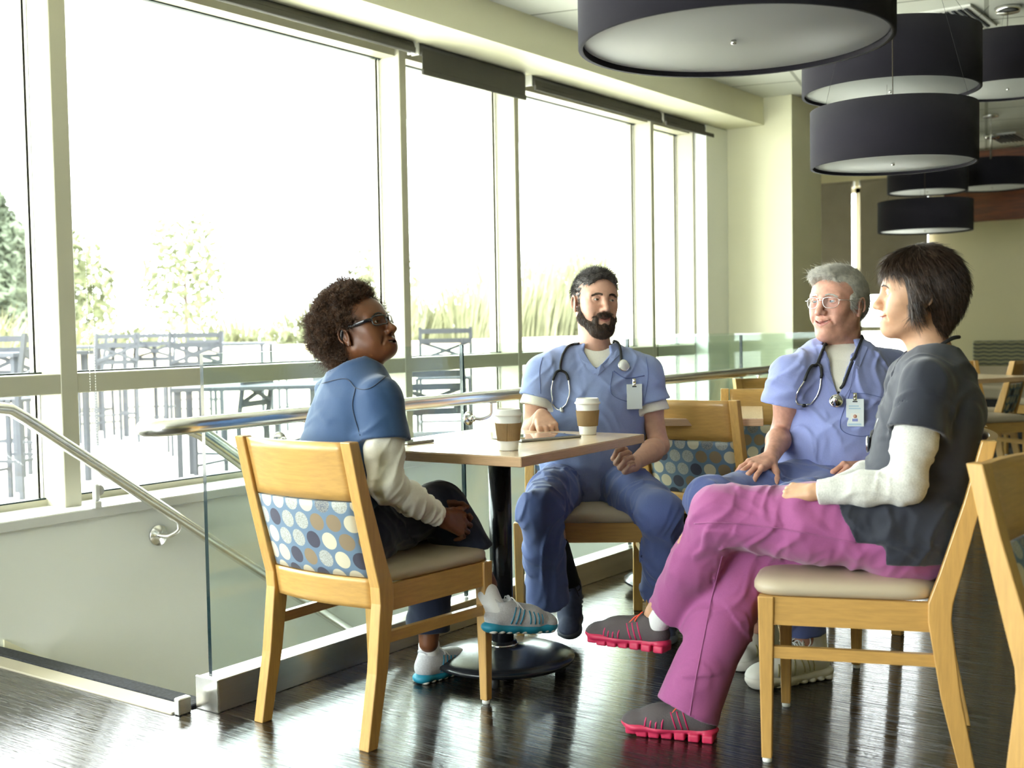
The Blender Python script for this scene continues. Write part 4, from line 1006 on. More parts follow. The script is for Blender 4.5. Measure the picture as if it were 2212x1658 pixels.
M['knit'] = cloth('white_knit', srgb(228, 224, 212), .85); M['heather'] = cloth('heather_grey_knit', srgb(204, 204, 198), .85, heather=.12)
M['sock'] = plain('white_sock', srgb(226, 226, 226), .9, bump=.4, bs=300); M['sock_b'] = plain('black_sock', (.012, .012, .014, 1), .9)
M['skin_m'] = skin_mat('fair_skin', srgb(200, 156, 134), (.42, .14, .12, 1)); M['skin_o'] = skin_mat('ruddy_skin', srgb(204, 152, 132), (.45, .17, .15, 1), spots=.12)
M['skin_d'] = skin_mat('dark_brown_skin', srgb(106, 64, 38), (.12, .035, .028, 1), .06, .42); M['skin_f'] = skin_mat('light_skin', srgb(200, 156, 124), (.45, .16, .14, 1))
def hairm(name, c, var=.5, rough=.42):
    t = NT(name); n = t.noise(t.coord((1, 1, 1)), 60, 4, .7); d = tuple(x * (1 - var) for x in c[:3]) + (1,); e = tuple(min(1, x * (1 + var)) for x in c[:3]) + (1,)
    t.set(color=t.ramp(n, [(.32, d), (.68, e)]), rough=rough, spec=.5); return t.m
M['hair_dk'] = hairm('dark_greying_hair', (.060, .050, .043, 1), .85); M['hair_br'] = hairm('dark_brown_hair', (.052, .029, .017, 1), .7, .36)
M['hair_wh'] = hairm('silver_hair', srgb(196, 192, 182), .3); M['hair_af'] = hairm('curly_brown_hair', (.070, .030, .011, 1), .8, .55)
M['beard'] = hairm('dark_brown_beard', (.060, .034, .020, 1), .85)
M['lens'] = glass('spectacle_lens', (.96, .96, .97, 1), .8); M['frame_b'] = plain('black_acetate', (.008, .008, .012, 1), .2, coat=.6)
M['shoe_g'] = plain('silver_mesh', srgb(196, 196, 200), .6, var=.1, vs=200, bump=.6, bs=450); M['sole_t'] = plain('teal_foam', srgb(30, 132, 160), .5); M['stripe_t'] = plain('teal_trim', srgb(30, 120, 150), .4)
M['outsole'] = plain('cream_outsole', srgb(206, 206, 196), .5); M['shoe_n'] = plain('navy_suede', srgb(66, 72, 96), .8, var=.15, vs=40); M['sole_n'] = plain('grey_rubber', srgb(92, 96, 106), .6)
M['shoe_w'] = plain('white_leather', srgb(222, 220, 210), .4, var=.03); M['sole_w'] = plain('off_white_rubber', srgb(214, 210, 198), .5); M['trim_w'] = plain('khaki_mesh', srgb(150, 140, 96), .6)
M['shoe_c'] = plain('charcoal_mesh', srgb(80, 72, 74), .7, bump=.5, bs=400); M['sole_p'] = plain('raspberry_foam', srgb(196, 44, 84), .5); M['pinktrim'] = plain('magenta_trim', srgb(190, 30, 90), .5)
M['lace_w'] = plain('white_lace', srgb(232, 232, 230), .8); M['lace_b'] = plain('black_lace', (.012, .014, .025, 1), .8); M['lace_o'] = plain('coral_lace', srgb(248, 92, 62), .7)
VW = N3((.81, .584, 0)); RT = N3((.584, -.811, 0)); UPV = np.array([0, 0, 1.])
def dirv(right, away, up=0): return N3(RT * right + VW * away + UPV * up)
def lerp(a, b, t): return np.array(a) * (1 - t) + np.array(b) * t
def cuff(F, end, axis, r_in, depth=.06, R=.13):
    axis = N3(axis); u = N3(np.cross(axis, [.2, .3, .9])); Q = np.column_stack([axis, u, np.cross(axis, u)])
    F.box(end + axis * .07, (.07, R, R), .002, .003, 's', Q); F.cone(end - axis * depth, end + axis * .08, r_in * .96, r_in * 1.02, .004, 's')
def torso(F, J, g, wP=.165, wC=.165, fl=.68, sh_r=.058, k=.05):
    f = J['f']; pel, ch, nk = J['pel'], J['chest'], J['neck']; w = lerp(pel, ch, .5) + J.get('belly', 0) * f
    F.cone(pel, w, wP + g, (wP + wC) / 2 * .97 + g, k, sq=(J.get('fp', f), fl + .06)); F.cone(w, ch, (wP + wC) / 2 * .97 + g, wC + g, k, sq=(f, fl))
    F.cone(ch, lerp(ch, nk, .45), wC + g, wC * .80 + g, k, sq=(f, fl * .92))
    for s in ('L', 'R'): F.cone(nk - UPV * .035, J['sh' + s] - UPV * .008, sh_r + g * .7, sh_r + .004 + g, .04)
def limb(F, J, names, rs, k=.02):
    F.chain([J[n] for n in names], rs, k)
def body(F, J, men=True):
    F.cone(J['pel'], J['chest'], .10, .10, .05); F.cone(J['chest'], J['neck'], .10, .045, .05)
    m = 1.0 if men else .86
    for s in 'LR':
        F.cone(J['neck'] - UPV * .05, J['sh' + s], .045, .045, .03)
        F.cone(J['sh' + s], lerp(J['sh' + s], J['el' + s], .5), .047 * m, .043 * m, .02); F.cone(lerp(J['sh' + s], J['el' + s], .5), J['el' + s], .043 * m, .035 * m, .02)
        F.cone(J['el' + s], lerp(J['el' + s], J['wr' + s], .3), .035 * m, .039 * m, .02); F.cone(lerp(J['el' + s], J['wr' + s], .3), J['wr' + s], .040 * m, .0255 * m, .02)
        F.cone(J['pel'], J['hip' + s], .09, .08, .04); F.cone(J['hip' + s], J['kn' + s], .075, .052, .03)
        F.cone(J['kn' + s], lerp(J['kn' + s], J['an' + s], .3), .052, .052, .03); F.cone(lerp(J['kn' + s], J['an' + s], .3), J['an' + s], .052, .036 * m, .03)
def trousers(F, J, r=(.088, .098, .080, .082, .080), hem=(.97, .97), amp=.010, seed=1, pel_r=.15):
    F.cone(J['pel'], J['pel'] + UPV * .05, pel_r, pel_r * .93, .05, sq=(J.get('fp', J['f']), .74))
    for i, s in enumerate('LR'):
        h, kn, an = J['hip' + s], J['kn' + s], J['an' + s]; F.cone(h, lerp(h, kn, .5), r[1], r[0], .05); F.cone(lerp(h, kn, .5), kn, r[0], r[2], .04)
        e = lerp(kn, an, hem[i]) + J.get('flare' + s, np.zeros(3)); rh = J.get('rh' + s, r[4]); rm = J.get('rm' + s, r[3]); F.cone(kn, lerp(kn, e, .5), r[2], rm, .035); F.cone(lerp(kn, e, .5), e, rm, rh, .035)
    for i, s in enumerate('LR'):
        kn, an = J['kn' + s], J['an' + s]; e = lerp(kn, an, hem[i]) + J.get('flare' + s, np.zeros(3)); ax = N3(e - kn); rh = J.get('rh' + s, r[4]); cuff(F, e, ax, rh - .012, .09, rh + .05)
    for i, s in enumerate('LR'):
        h, kn, an = J['hip' + s], J['kn' + s], J['an' + s]; ax = N3(kn - h); ax2 = N3(an - kn)
        F.disp(wrinkles(ax * .8 + UPV * .5, amp, 15, 5, seed + i), lerp(h, kn, .45), .30); F.disp(wrinkles(N3(np.cross(ax, ax2)) + .5 * ax2, amp * .9, 13, 2.6, seed + 7 + i), lerp(kn, an, .4), .27)
    
def sleeve(F, J, s, t, r0, r1, g=.0):
    a = J['sh' + s]; b = lerp(J['sh' + s], J['el' + s], t); F.cone(a, b, r0, r1, .045); return b, N3(b - a)
def sleeved(T, J, t, r0, r1, rin, k=.03, amp=.006, seed=41, depth=.10, sides='LR'):
    for s in sides:
        Sv = Fld(); e, ax = sleeve(Sv, J, s, t, r0, r1); cuff(Sv, e, ax, rin, depth, .14)
        if amp: Sv.disp(wrinkles(ax + .5 * UPV, amp, 12, 4, seed), e, .2); T.join(Sv, k)
def strands(F, V, nrm_, comb, n, L, K, r, lift=.25, jit=.3, seed=1, off=.001, curl=0, frz=0, back=0.0):
    g = np.random.default_rng(seed); i = g.integers(0, len(V), n); p = V[i] + g.normal(size=(n, 3)) * .0012; m = nrm_[i]; st = L / K * g.uniform(.65, 1.15, (n, 1)); jt = g.normal(size=(n, 3)) * jit
    if back: d0 = comb(p); d0 = d0 - m * (d0 * m).sum(1, keepdims=True); p = p - d0 / (np.linalg.norm(d0, axis=1, keepdims=True) + 1e-9) * back - m * .0015
    P = [p]
    for k in range(K - 1):
        d = comb(p) + jt; d = d - m * (d * m).sum(1, keepdims=True); d /= np.linalg.norm(d, axis=1, keepdims=True) + 1e-9
        d = d + m * (lift + (frz * g.normal(size=(n, 1)) if frz else 0)); 
        if curl: a = k * 1.5 + i[:, None] * .7; d = d + curl * (np.cos(a) * np.cross(d, m) + np.sin(a) * m)
        p = p + d * st; P.append(p)
    return np.stack(P, 1)
def norms(F, V):
    e = 8e-4; g = np.stack([F.ev(V + e * np.eye(3)[i]) - F.ev(V - e * np.eye(3)[i]) for i in range(3)], 1); return g / (np.linalg.norm(g, axis=1)[:, None] + 1e-9)
def hair_obj(name, F, lo, hi, h, mat, parent, off, layers, skin=None):
    V, Q = poly(F, lo, hi, h); Nn = norms(F, V); out = np.ones(len(V), bool) if skin is None else skin.ev(V) > .0008; Vs, Qs = [V], [Q]; n = len(V)
    for ly in layers:
        mask = ly.pop('mask', None); idx = np.where(out if mask is None else out & mask(V))[0]; r = ly.pop('r')
        if not len(idx): continue
        P = strands(F, V[idx], Nn[idx], r=r, **ly); a, b = tubes(P, r); Vs.append(a); Qs.append(b + n); n += len(a)
    return mesh_np(name, np.concatenate(Vs), np.concatenate(Qs), mat, parent, off)
def brows(R, o, sc, mat, parent, off, thick=.0022, z=.0285, arch=.004, n=60, F=None):
    for s in (-1, 1):
        g = np.random.default_rng(5); P = []
        for i in range(n):
            t = g.random(); y = .013 + t * .034; x = .0925 - .00055 * (y * 1000 - 13) * .55; zz = z + arch * math.sin(PI * min(1, t * 1.15)) - .003 * t + g.normal() * thick * .6; x += .0012
            a = np.array((x, s * y, zz)); b = a + np.array((-.002, s * .006, .0016 - .003 * t)); P.append([F_P(R, o, sc, a + (b - a) * u + np.array((.0012 * math.sin(u * PI), 0, 0))) for u in np.linspace(0, 1, 4)])
        P = np.array(P); sh = P.shape; X_ = P.reshape(-1, 3); fw_ = np.array(R)[:, 0]
        if F is not None:
            for _ in range(10): X_ = X_ - fw_ * np.clip(F.ev(X_) - .0006, -.004, .004)[:, None]
            P = X_.reshape(sh)
        V, Q = tubes(P, .0007); mesh_np('eyebrow', V, Q, mat, parent, off)
def teeth_part(R, o, sc, parent, off, smile, open_):
    q = MB(); z = -.0572 + smile * .003; 
    for i in range(8):
        a = (i - 3.5) * .155; x = .066 + .0235 * math.cos(a); y = .0255 * math.sin(a); q.box((-.002, -.0024 , -.0035 - open_ * .2), (.0016, .0024, .0035), bev=.0008, M3=np.array(R) @ np.array([[math.cos(a), -math.sin(a), 0], [math.sin(a), math.cos(a), 0], [0, 0, 1]]) * sc, org=F_P(R, o, sc, (x, y, z)))
    q.build('teeth', 'teeth', parent, off)
def spectacles(R, o, sc, parent, off, frame, fr, wide=.026, high=.016, aviator=False, thick_arm=False, z=.009):
    rt = bpy.data.objects.new('spectacles', None); COL.objects.link(rt); rt.parent = parent; c0 = F_P(R, o, sc, (.10, 0, z)); rt.location = tuple(c0 - off); X = lambda x, y, zz: F_P(R, o, sc, (x, y, zz))
    for s in (-1, 1):
        loop = []
        for k in range(28):
            a = 2 * PI * k / 28; e = .45 if not aviator else .62; y = wide * math.copysign(abs(math.cos(a)) ** e, math.cos(a)); zz = high * math.copysign(abs(math.sin(a)) ** e, math.sin(a))
            if aviator: zz = zz * (1.0 if zz > 0 else 1.22); y = y * (1 - .12 * (zz < 0) * abs(zz) / high) * 1.0
            yy = s * (.0335 + y); loop.append(X(.1035 - abs(yy) ** 2 * 5.5, yy, z + zz))
        q = MB(); q.tube(loop + loop[:2], fr, 8, flat=1.0); q.build('rim', frame, rt, c0)
        q = MB(); cen = np.mean(loop, 0); nn = N3(np.cross(loop[7] - loop[0], loop[14] - loop[0])); q.add([v_ - nn * ((v_ - cen) @ nn) for v_ in loop], [tuple(range(28))]); q.build('lens', 'lens', rt, c0)
        xe = .1035 - (.0335 + wide) ** 2 * 5.5
        pts = [X(xe, s * (.0335 + wide), z + high * .45), X(xe - .012, s * .074, z + high * .45), X(.03, s * .0800, z + .007), X(-.006, s * .083, z + .008), X(-.022, s * .082, z - .012), X(-.026, s * .079, z - .03)]
        q = MB(); q.tube(catmull(pts, 4), fr * (1.0 if not thick_arm else .7), 8, flat=1 if not thick_arm else 3.2); q.build('temple_arm', frame, rt, c0)
    q = MB(); q.tube(catmull([X(.101, -.0085, z + .004), X(.1045, 0, z + .0065), X(.101, .0085, z + .004)], 5), fr * 1.1, 8)
    if aviator: q.tube(catmull([X(.0995, -.016, z + .013), X(.103, 0, z + .0135), X(.0995, .016, z + .013)], 5), fr, 8)
    q.build('bridge', frame, rt, c0); return rt
def stitch(F, pts, mat, name, parent, off, r=.0012, lift=.0006):
    p, g, ok = hit(F, pts, lift)
    if ok.sum() > 2: q = MB(); q.tube(list(catmull(p[ok], 4)), r, 5); return q.build(name, mat, parent, off)
def neckband(F, pts, mat, parent, off, wd=.013, name='neckband', th=.0022):
    """a flat band of cloth laid on the garment along photo points"""
    p, g, ok = hit(F, pts, .0); p, g = p[ok], g[ok]
    if len(p) < 3: return
    n_ = len(p); tg = np.gradient(p, axis=0); tg /= np.linalg.norm(tg, axis=1)[:, None]; sd = np.cross(g, tg); q = MB()
    rings = [[p[i] - sd[i] * wd - g[i] * .004, p[i] - sd[i] * wd * .96 + g[i] * th, p[i] + sd[i] * wd * .96 + g[i] * th, p[i] + sd[i] * wd - g[i] * .004] for i in range(n_)]
    q.loft(rings, smooth=False); return q.build(name, mat, parent, off)
def stethoscope(label, base, tube_paths, ear, bell, mats=('blackm',)):
    """tube_paths: world polylines of the rubber tube; ear: pair of world polylines for the metal binaurals; bell: (centre, normal)"""
    rt = empty('stethoscope', base, label, 'stethoscope', 'stethoscopes')
    for P in tube_paths:
        q = MB(); q.tube(P, .0048, 10); q.build('tube', 'blackm', rt, base)
    for P in ear:
        q = MB(); q.tube(P, .0027, 8); q.build('binaural', 'chrome', rt, base)
        q = MB(); q.tube([P[-1], P[-1] + N3(P[-1] - P[-2]) * .006, P[-1] + N3(P[-1] - P[-2]) * .012], [.0045, .0062, .004], 10); q.build('ear_tip', bell[2], rt, base)
    c, n_ = bell[:2]; u = N3(np.cross(n_, [.1, .2, 1])); Q = np.column_stack([u, np.cross(n_, u), n_])
    q = MB(); q.lathe([(0, -.010), (.012, -.010), (.014, -.004), (.006, -.001), (.006, .003), (.019, .006), (.0225, .009), (.0225, .0125), (.020, .014)], c, 28, M3=Q); q.build('chest_piece', 'chrome', rt, base)
    q = MB(); q.lathe([(0, .0142), (.0195, .0142), (.0195, .0125)], c, 28, M3=Q); q.build('diaphragm', bell[3], rt, base)
    return rt
def badge(label, F, nf, base_px, photo=False):
    P, g, ok = hit(F, [base_px], .017); p0, n_ = P[0], N3(N3(g[0]) * .25 + N3(nf) * .75); up = N3(UPV - n_ * n_[2]); u = N3(np.cross(up, n_)); rt = empty('id_badge', p0, label, 'badge', 'clip on badges')
    Q = np.column_stack([u, up, n_]); c, w_, h_ = p0 - up * .062, .0285, .046; q = MB()
    q.box((-w_, -h_, 0), (w_, h_, .002), bev=.0008, M3=Q, org=c); q.build('card', 'badge', rt, p0)
    q = MB(); q.box((-.008, h_ - .011, .0021), (.008, h_ - .007, .0026), M3=Q, org=c); q.build('slot', 'blackm', rt, p0)
    q = MB(); q.box((-.006, -.022, 0), (.006, .004, .003), bev=.001, M3=Q, org=p0); q.tube([p0 + Q @ (0, -.004, .003), p0 + Q @ (0, -.004, .007)], .005, 10); q.tube([p0 + Q @ (0, -.016, .003), p0 + Q @ (0, -.016, .006)], .004, 10); q.build('clip', 'chrome', rt, p0)
    if photo:
        q = MB(); q.box((-.014, -.030, .0021), (.014, -.002, .0026), M3=Q, org=c); q.build('photo_ground', 'white', rt, p0)
        q = MB(); q.lathe([(0, 0), (.0062, 0), (.0062, .0006)], c + Q @ (0, -.012, .0026), 16, M3=Q); q.build('photo_face', 'skin_o', rt, p0)
        q = MB(); q.box((-.009, -.029, .0026), (.009, -.020, .0031), bev=.0002, M3=Q, org=c); q.build('photo_shoulders', 'scrub_per', rt, p0)
        for b_ in ((-.022, -.042, .020, -.036), (-.020, .012, .018, .016), (-.020, .020, .012, .024)): q = MB(); q.box((b_[0], b_[1], .0021), (b_[2], b_[3], .0025), M3=Q, org=c); q.build('printed_band', 'badge_ink', rt, p0)
    return rt
M['badge'] = plain('pale_card', srgb(214, 222, 224), .35); M['badge_ink'] = plain('pale_blue_ink', srgb(168, 196, 214), .5)
M['steth_white'] = plain('white_diaphragm', srgb(225, 225, 220), .4)
# ---------------------------------------------------------------- the bearded man
def bearded_man():
    base = np.array([*at(1270, 1340, 4.40)[:2], 0.0])
    rt = empty('person', base, 'bearded man in light blue scrubs facing the camera, one fist on the table', 'person', 'seated medical staff')
    J = dict(pel=at(1272, 1030, 4.47), chest=at(1285, 868, 4.45), neck=at(1286, 762, 4.46), f=dirv(.02, -1), fp=dirv(.02, -1),
             shL=at(1388, 806, 4.44), shR=at(1176, 806, 4.42), elL=at(1424, 962, 4.42), elR=at(1146, 940, 4.40), wrL=at(1370, 1000, 4.16), wrR=at(1170, 897, 4.25),
             hipL=at(1326, 1040, 4.47), hipR=at(1218, 1040, 4.47), knL=at(1428, 1108, 4.03), knR=at(1166, 1105, 4.03), anL=at(1432, 1290, 4.24), anR=at(1226, 1262, 4.36))
    fw = dirv(math.sin(math.radians(19)), -math.cos(math.radians(19)), .02); R = face_frame(fw, tilt=math.radians(-4)); o = at(1286, 655, 4.43); sc = .985
    F = Fld(); body(F, J); head_ops(F, R, o, sc, smile=.9, open_=.0030, neck=J['neck'] - UPV * .02, neck_r=.058, nose=1.0)
    # right fist on the table, knuckles to the camera
    hd = dirv(.25, -1, -.52); hand_ops(F, J['wrR'], hd, UPV + .5 * dirv(0, -1), -1, .98, curl=((32, 84, 45), (36, 86, 45), (40, 86, 45), (44, 84, 45)), thumb=((.70, .60, -.45), 10, 15), spread=.09)
    # left hand curled over the thigh
    hd2 = N3(at(1318, 1004, 4.06) - J['wrL']); hand_ops(F, J['wrL'], hd2, N3(-dirv(.15, -.6, .5)), 1, .98, curl=((64, 78, 45), (70, 82, 45), (74, 84, 45), (78, 84, 45)), thumb=((.66, .50, -.40), 22, 25), spread=.05)
    lo, hi = bounds([J[k] for k in J if k not in ('f', 'fp')] + [o + UPV * .2], .13)
    reg = [(lo, hi, .008)]
    for s in 'LR': a, b = bounds([J['el' + s], J['wr' + s], lerp(J['sh' + s], J['el' + s], .4)], .07); reg.append((a, b, .0042))
    for a in (J['wrL'] + hd2 * .08, J['wrR'] + hd * .07): reg.append((a - .10, a + .10, .0022))
    reg.append((o - (.17, .17, .19), o + (.17, .17, .17), .0020))
    skin_of('body', F, reg, 'skin_m', rt, base, lip_tint(R, o, sc, blush=.12, smile=.9, open_=.003))
    eyes(R, o, sc, dirv(.62, -.78, .0), rt, base, 'iris_b'); teeth_part(R, o, sc, rt, base, .8, .003); brows(R, o, sc, 'beard', rt, base, .0030, n=320, F=F, z=.0275)
    # hair and beard
    H = Fld(); H.frame(R, o, sc); H.ell((-.015, 0, .042), (.106, .0805, .0885), .01).ell((.030, 0, .078), (.062, .058, .046), .02)
    H.ell((.120, 0, .018), (.080, .080, .083), .010, 's').ell((.035, 0, -.080), (.095, .12, .085), .01, 's').ell((-.02, 0, -.11), (.13, .12, .055), .01, 's')
    for s in (-1, 1): H.cone((.022, s * .0655, .040), (.014, s * .0660, -.004), .011, .009, .01); H.ell((-.006, s * .09, -.012), (.026, .020, .034), .006, 's')
    H.disp(lambda p: .002 * np.sin(p[:, 0] * 400) * np.sin(p[:, 2] * 380 + p[:, 1] * 300))
    Ri = R
    def comb(p): q = (p - o) @ R; d = np.stack([.5 + q[:, 2] * 4, q[:, 1] * 5, -.2 + np.where(q[:, 2] < .07, -.8, .2)], 1); return d @ R.T
    hair_obj('hair', H, o - .16, o + .17, .003, 'hair_dk', rt, base, [dict(comb=comb, n=5200, L=.022, K=5, r=.0007, lift=.35, jit=.5, seed=2), dict(comb=lambda p: (np.tile([-.2, .9, .3], (len(p), 1))) @ R.T, n=500, L=.034, K=6, r=.0007, lift=.55, jit=.4, seed=9, mask=lambda V: ((V - o) @ R)[:, 2] > .10)], F)
    B = Fld(); B.frame(R, o, sc)
    for s in (-1, 1):
        B.cone((.012, s * .0635, .012), (.014, s * .060, -.030), .0085, .010, .008).cone((.014, s * .060, -.030), (.020, s * .053, -.058), .010, .018, .01).cone((.020, s * .053, -.058), (.066, s * .026, -.096), .021, .022, .015)
        B.chain([(.100, s * .004, -.047), (.094, s * .018, -.049), (.082, s * .031, -.064), (.078, s * .031, -.085)], [.0065, .0075, .009, .011], .008)
    B.ell((.072, 0, -.103), (.034, .037, .030), .02).ell((.089, 0, -.081), (.010, .008, .007), .008)
    for s in (-1, 1): B.ell((.096, s * .0165, -.0785), (.012, .0075, .006), .003, 's')
    B.chain([(.088, -.026, -.053), (.102, -.010, -.0605), (.102, .010, -.0605), (.088, .026, -.053)], [.0045, .0085, .0085, .0045], .003, 's', sq=((1, 0, 0), 2))
    def bc(p): q = (p - o) @ R; return np.stack([.25 + 0 * q[:, 0], -q[:, 1] * 6, np.full(len(q), -1.)], 1) @ R.T
    hair_obj('beard', B, o - .17, o + .15, .0026, 'beard', rt, base, [dict(comb=bc, n=5200, L=.018, K=4, r=.00055, lift=.28, jit=.35, seed=4)], F)
    # clothes
    T = Fld(); torso(T, J, .016, .166, .170, .66); nb = J['neck']; f = J['f']
    T.disp(wrinkles(dirv(.8, 0, .55), .009, 14, 4, 11), lerp(J['pel'], J['chest'], .55), .32); T.disp(wrinkles(dirv(-.7, 0, .6), .006, 15, 5, 31), J['chest'], .3)
    sleeved(T, J, .40, .056, .078, .066); T.cone(nb - UPV * .055 + f * .02, nb + UPV * .10, .060, .078, .01, 's'); vp, _, _ = hit(T, [(1287, 798)], 0); vp = vp[0]
    T.cone(nb + f * .085 + UPV * .01, vp + f * .01, .050, .006, .006, 's')
    lo, hi = bounds([J['pel'] - UPV * .1, J['neck'] + UPV * .05, J['shL'], J['shR']], .24)
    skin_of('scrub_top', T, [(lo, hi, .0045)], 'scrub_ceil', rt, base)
    U = Fld(); torso(U, J, .006, .168, .172, .66)
    sleeved(U, J, .54, .050, .067, .053, amp=.002)
    U.cone(nb - UPV * .035 + f * .012, nb + UPV * .10, .058, .070, .01, 's'); U.cut(J['chest'] - UPV * .12, (0, 0, 1))
    skin_of('undershirt', U, [(lo, hi, .0045)], 'knit', rt, base)
    G = Fld(); J['flareR'] = at(1186, 1298, 4.16) - lerp(J['knR'], J['anR'], .97); trousers(G, J, (.082, .096, .071, .066, .075), (.93, .97), .008, 51, .155)
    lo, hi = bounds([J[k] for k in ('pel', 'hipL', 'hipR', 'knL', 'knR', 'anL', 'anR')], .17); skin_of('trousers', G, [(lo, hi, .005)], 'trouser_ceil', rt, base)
    # V neck bands, pocket, seams
    neckband(T, [(1254, 762), (1262, 775), (1275, 793), (1287, 805)], 'scrub_ceil', rt, base, .011); neckband(T, [(1338, 758), (1322, 774), (1302, 792), (1287, 807)], 'scrub_ceil', rt, base, .011)
    stitch(T, catmull([(1323, 802), (1321, 850), (1360, 868), (1388, 872)], 5), 'trouser_ceil', 'pocket_seam', rt, base); stitch(T, catmull([(1325, 801), (1352, 816), (1392, 811)], 5), 'trouser_ceil', 'pocket_edge', rt, base, .0022)
    stitch(T, catmull([(1395, 770), (1400, 810), (1392, 870)], 6), 'trouser_ceil', 'sleeve_seam', rt, base); stitch(T, catmull([(1172, 772), (1166, 800), (1168, 850)], 6), 'trouser_ceil', 'sleeve_seam', rt, base)
    # socks and shoes
    for s, (hp, tp) in dict(R=((1238, 1304, 4.46), (1224, 1392, 4.20)), L=((1436, 1338, 4.42), (1432, 1385, 4.17))).items():
        hl, to = at(*hp), at(*tp); hl[2] = max(hl[2], .0); to[2] = .0 if s == 'L' else .004
        if s == 'L': hl[2] = 0
        else: hl[2] = .115
        u = np.cross(np.cross(to - hl, UPV), to - hl) * -1; u = N3(UPV - N3(to - hl) * (N3(to - hl)[2]))
        sf = shoe('shoe', hl, to, u, rt, base, ('shoe_n', 'sole_n'), 'dark navy lace-up shoe' if s == 'R' else None, lace='lace_b', L=.29)
        q = Fld(); q.cone(hl + u * .07 + N3(to - hl) * .05, lerp(J['an' + s], J['kn' + s], .5), .038, .057, .01); lo, hi = bounds([hl, J['an' + s], lerp(J['an' + s], J['kn' + s], .6)], .08); skin_of('sock', q, [(lo, hi, .005)], 'sock_b', rt, base)
    # stethoscope
    a, _ = drape(T, [(1250, 744), (1232, 748), (1220, 760), (1213, 780), (1210, 800)], .0052); b1, _ = drape(T, [(1210, 800), (1200, 806), (1194, 820)], .0052)
    b2, _ = drape(T, [(1210, 800), (1222, 806), (1228, 820)], .0052); e1, _ = drape(T, [(1194, 820), (1190, 845), (1194, 868), (1203, 882), (1212, 886)], .0052); e2, _ = drape(T, [(1228, 820), (1231, 845), (1226, 868), (1216, 880)], .0052)
    r_, _ = drape(T, [(1322, 737), (1334, 743), (1340, 760), (1341, 782)], .0052); bp, bn, _ = hit(T, [(1344, 792)], .006); back = [J['neck'] + x for x in (dirv(-.062, .01) * .066 + UPV * .03, dirv(-.5, .8) * .075 + UPV * .035, dirv(0, 1) * .08 + UPV * .035, dirv(.5, .8) * .075 + UPV * .035, dirv(1, 0) * .066 + UPV * .03)]
    stethoscope('black stethoscope with white-faced bell round the bearded man\'s neck', base + (0, 0, 1.0), [list(catmull([r_[0], back[4], back[3], back[2], back[1], back[0], a[0]], 6)) + list(a), b1, b2, r_], [e1, e2], (bp[0], bn[0], 'white', 'steth_white'))
    badge('blank pale badge clipped to the bearded man\'s pocket', T, J['f'], (1366, 820))
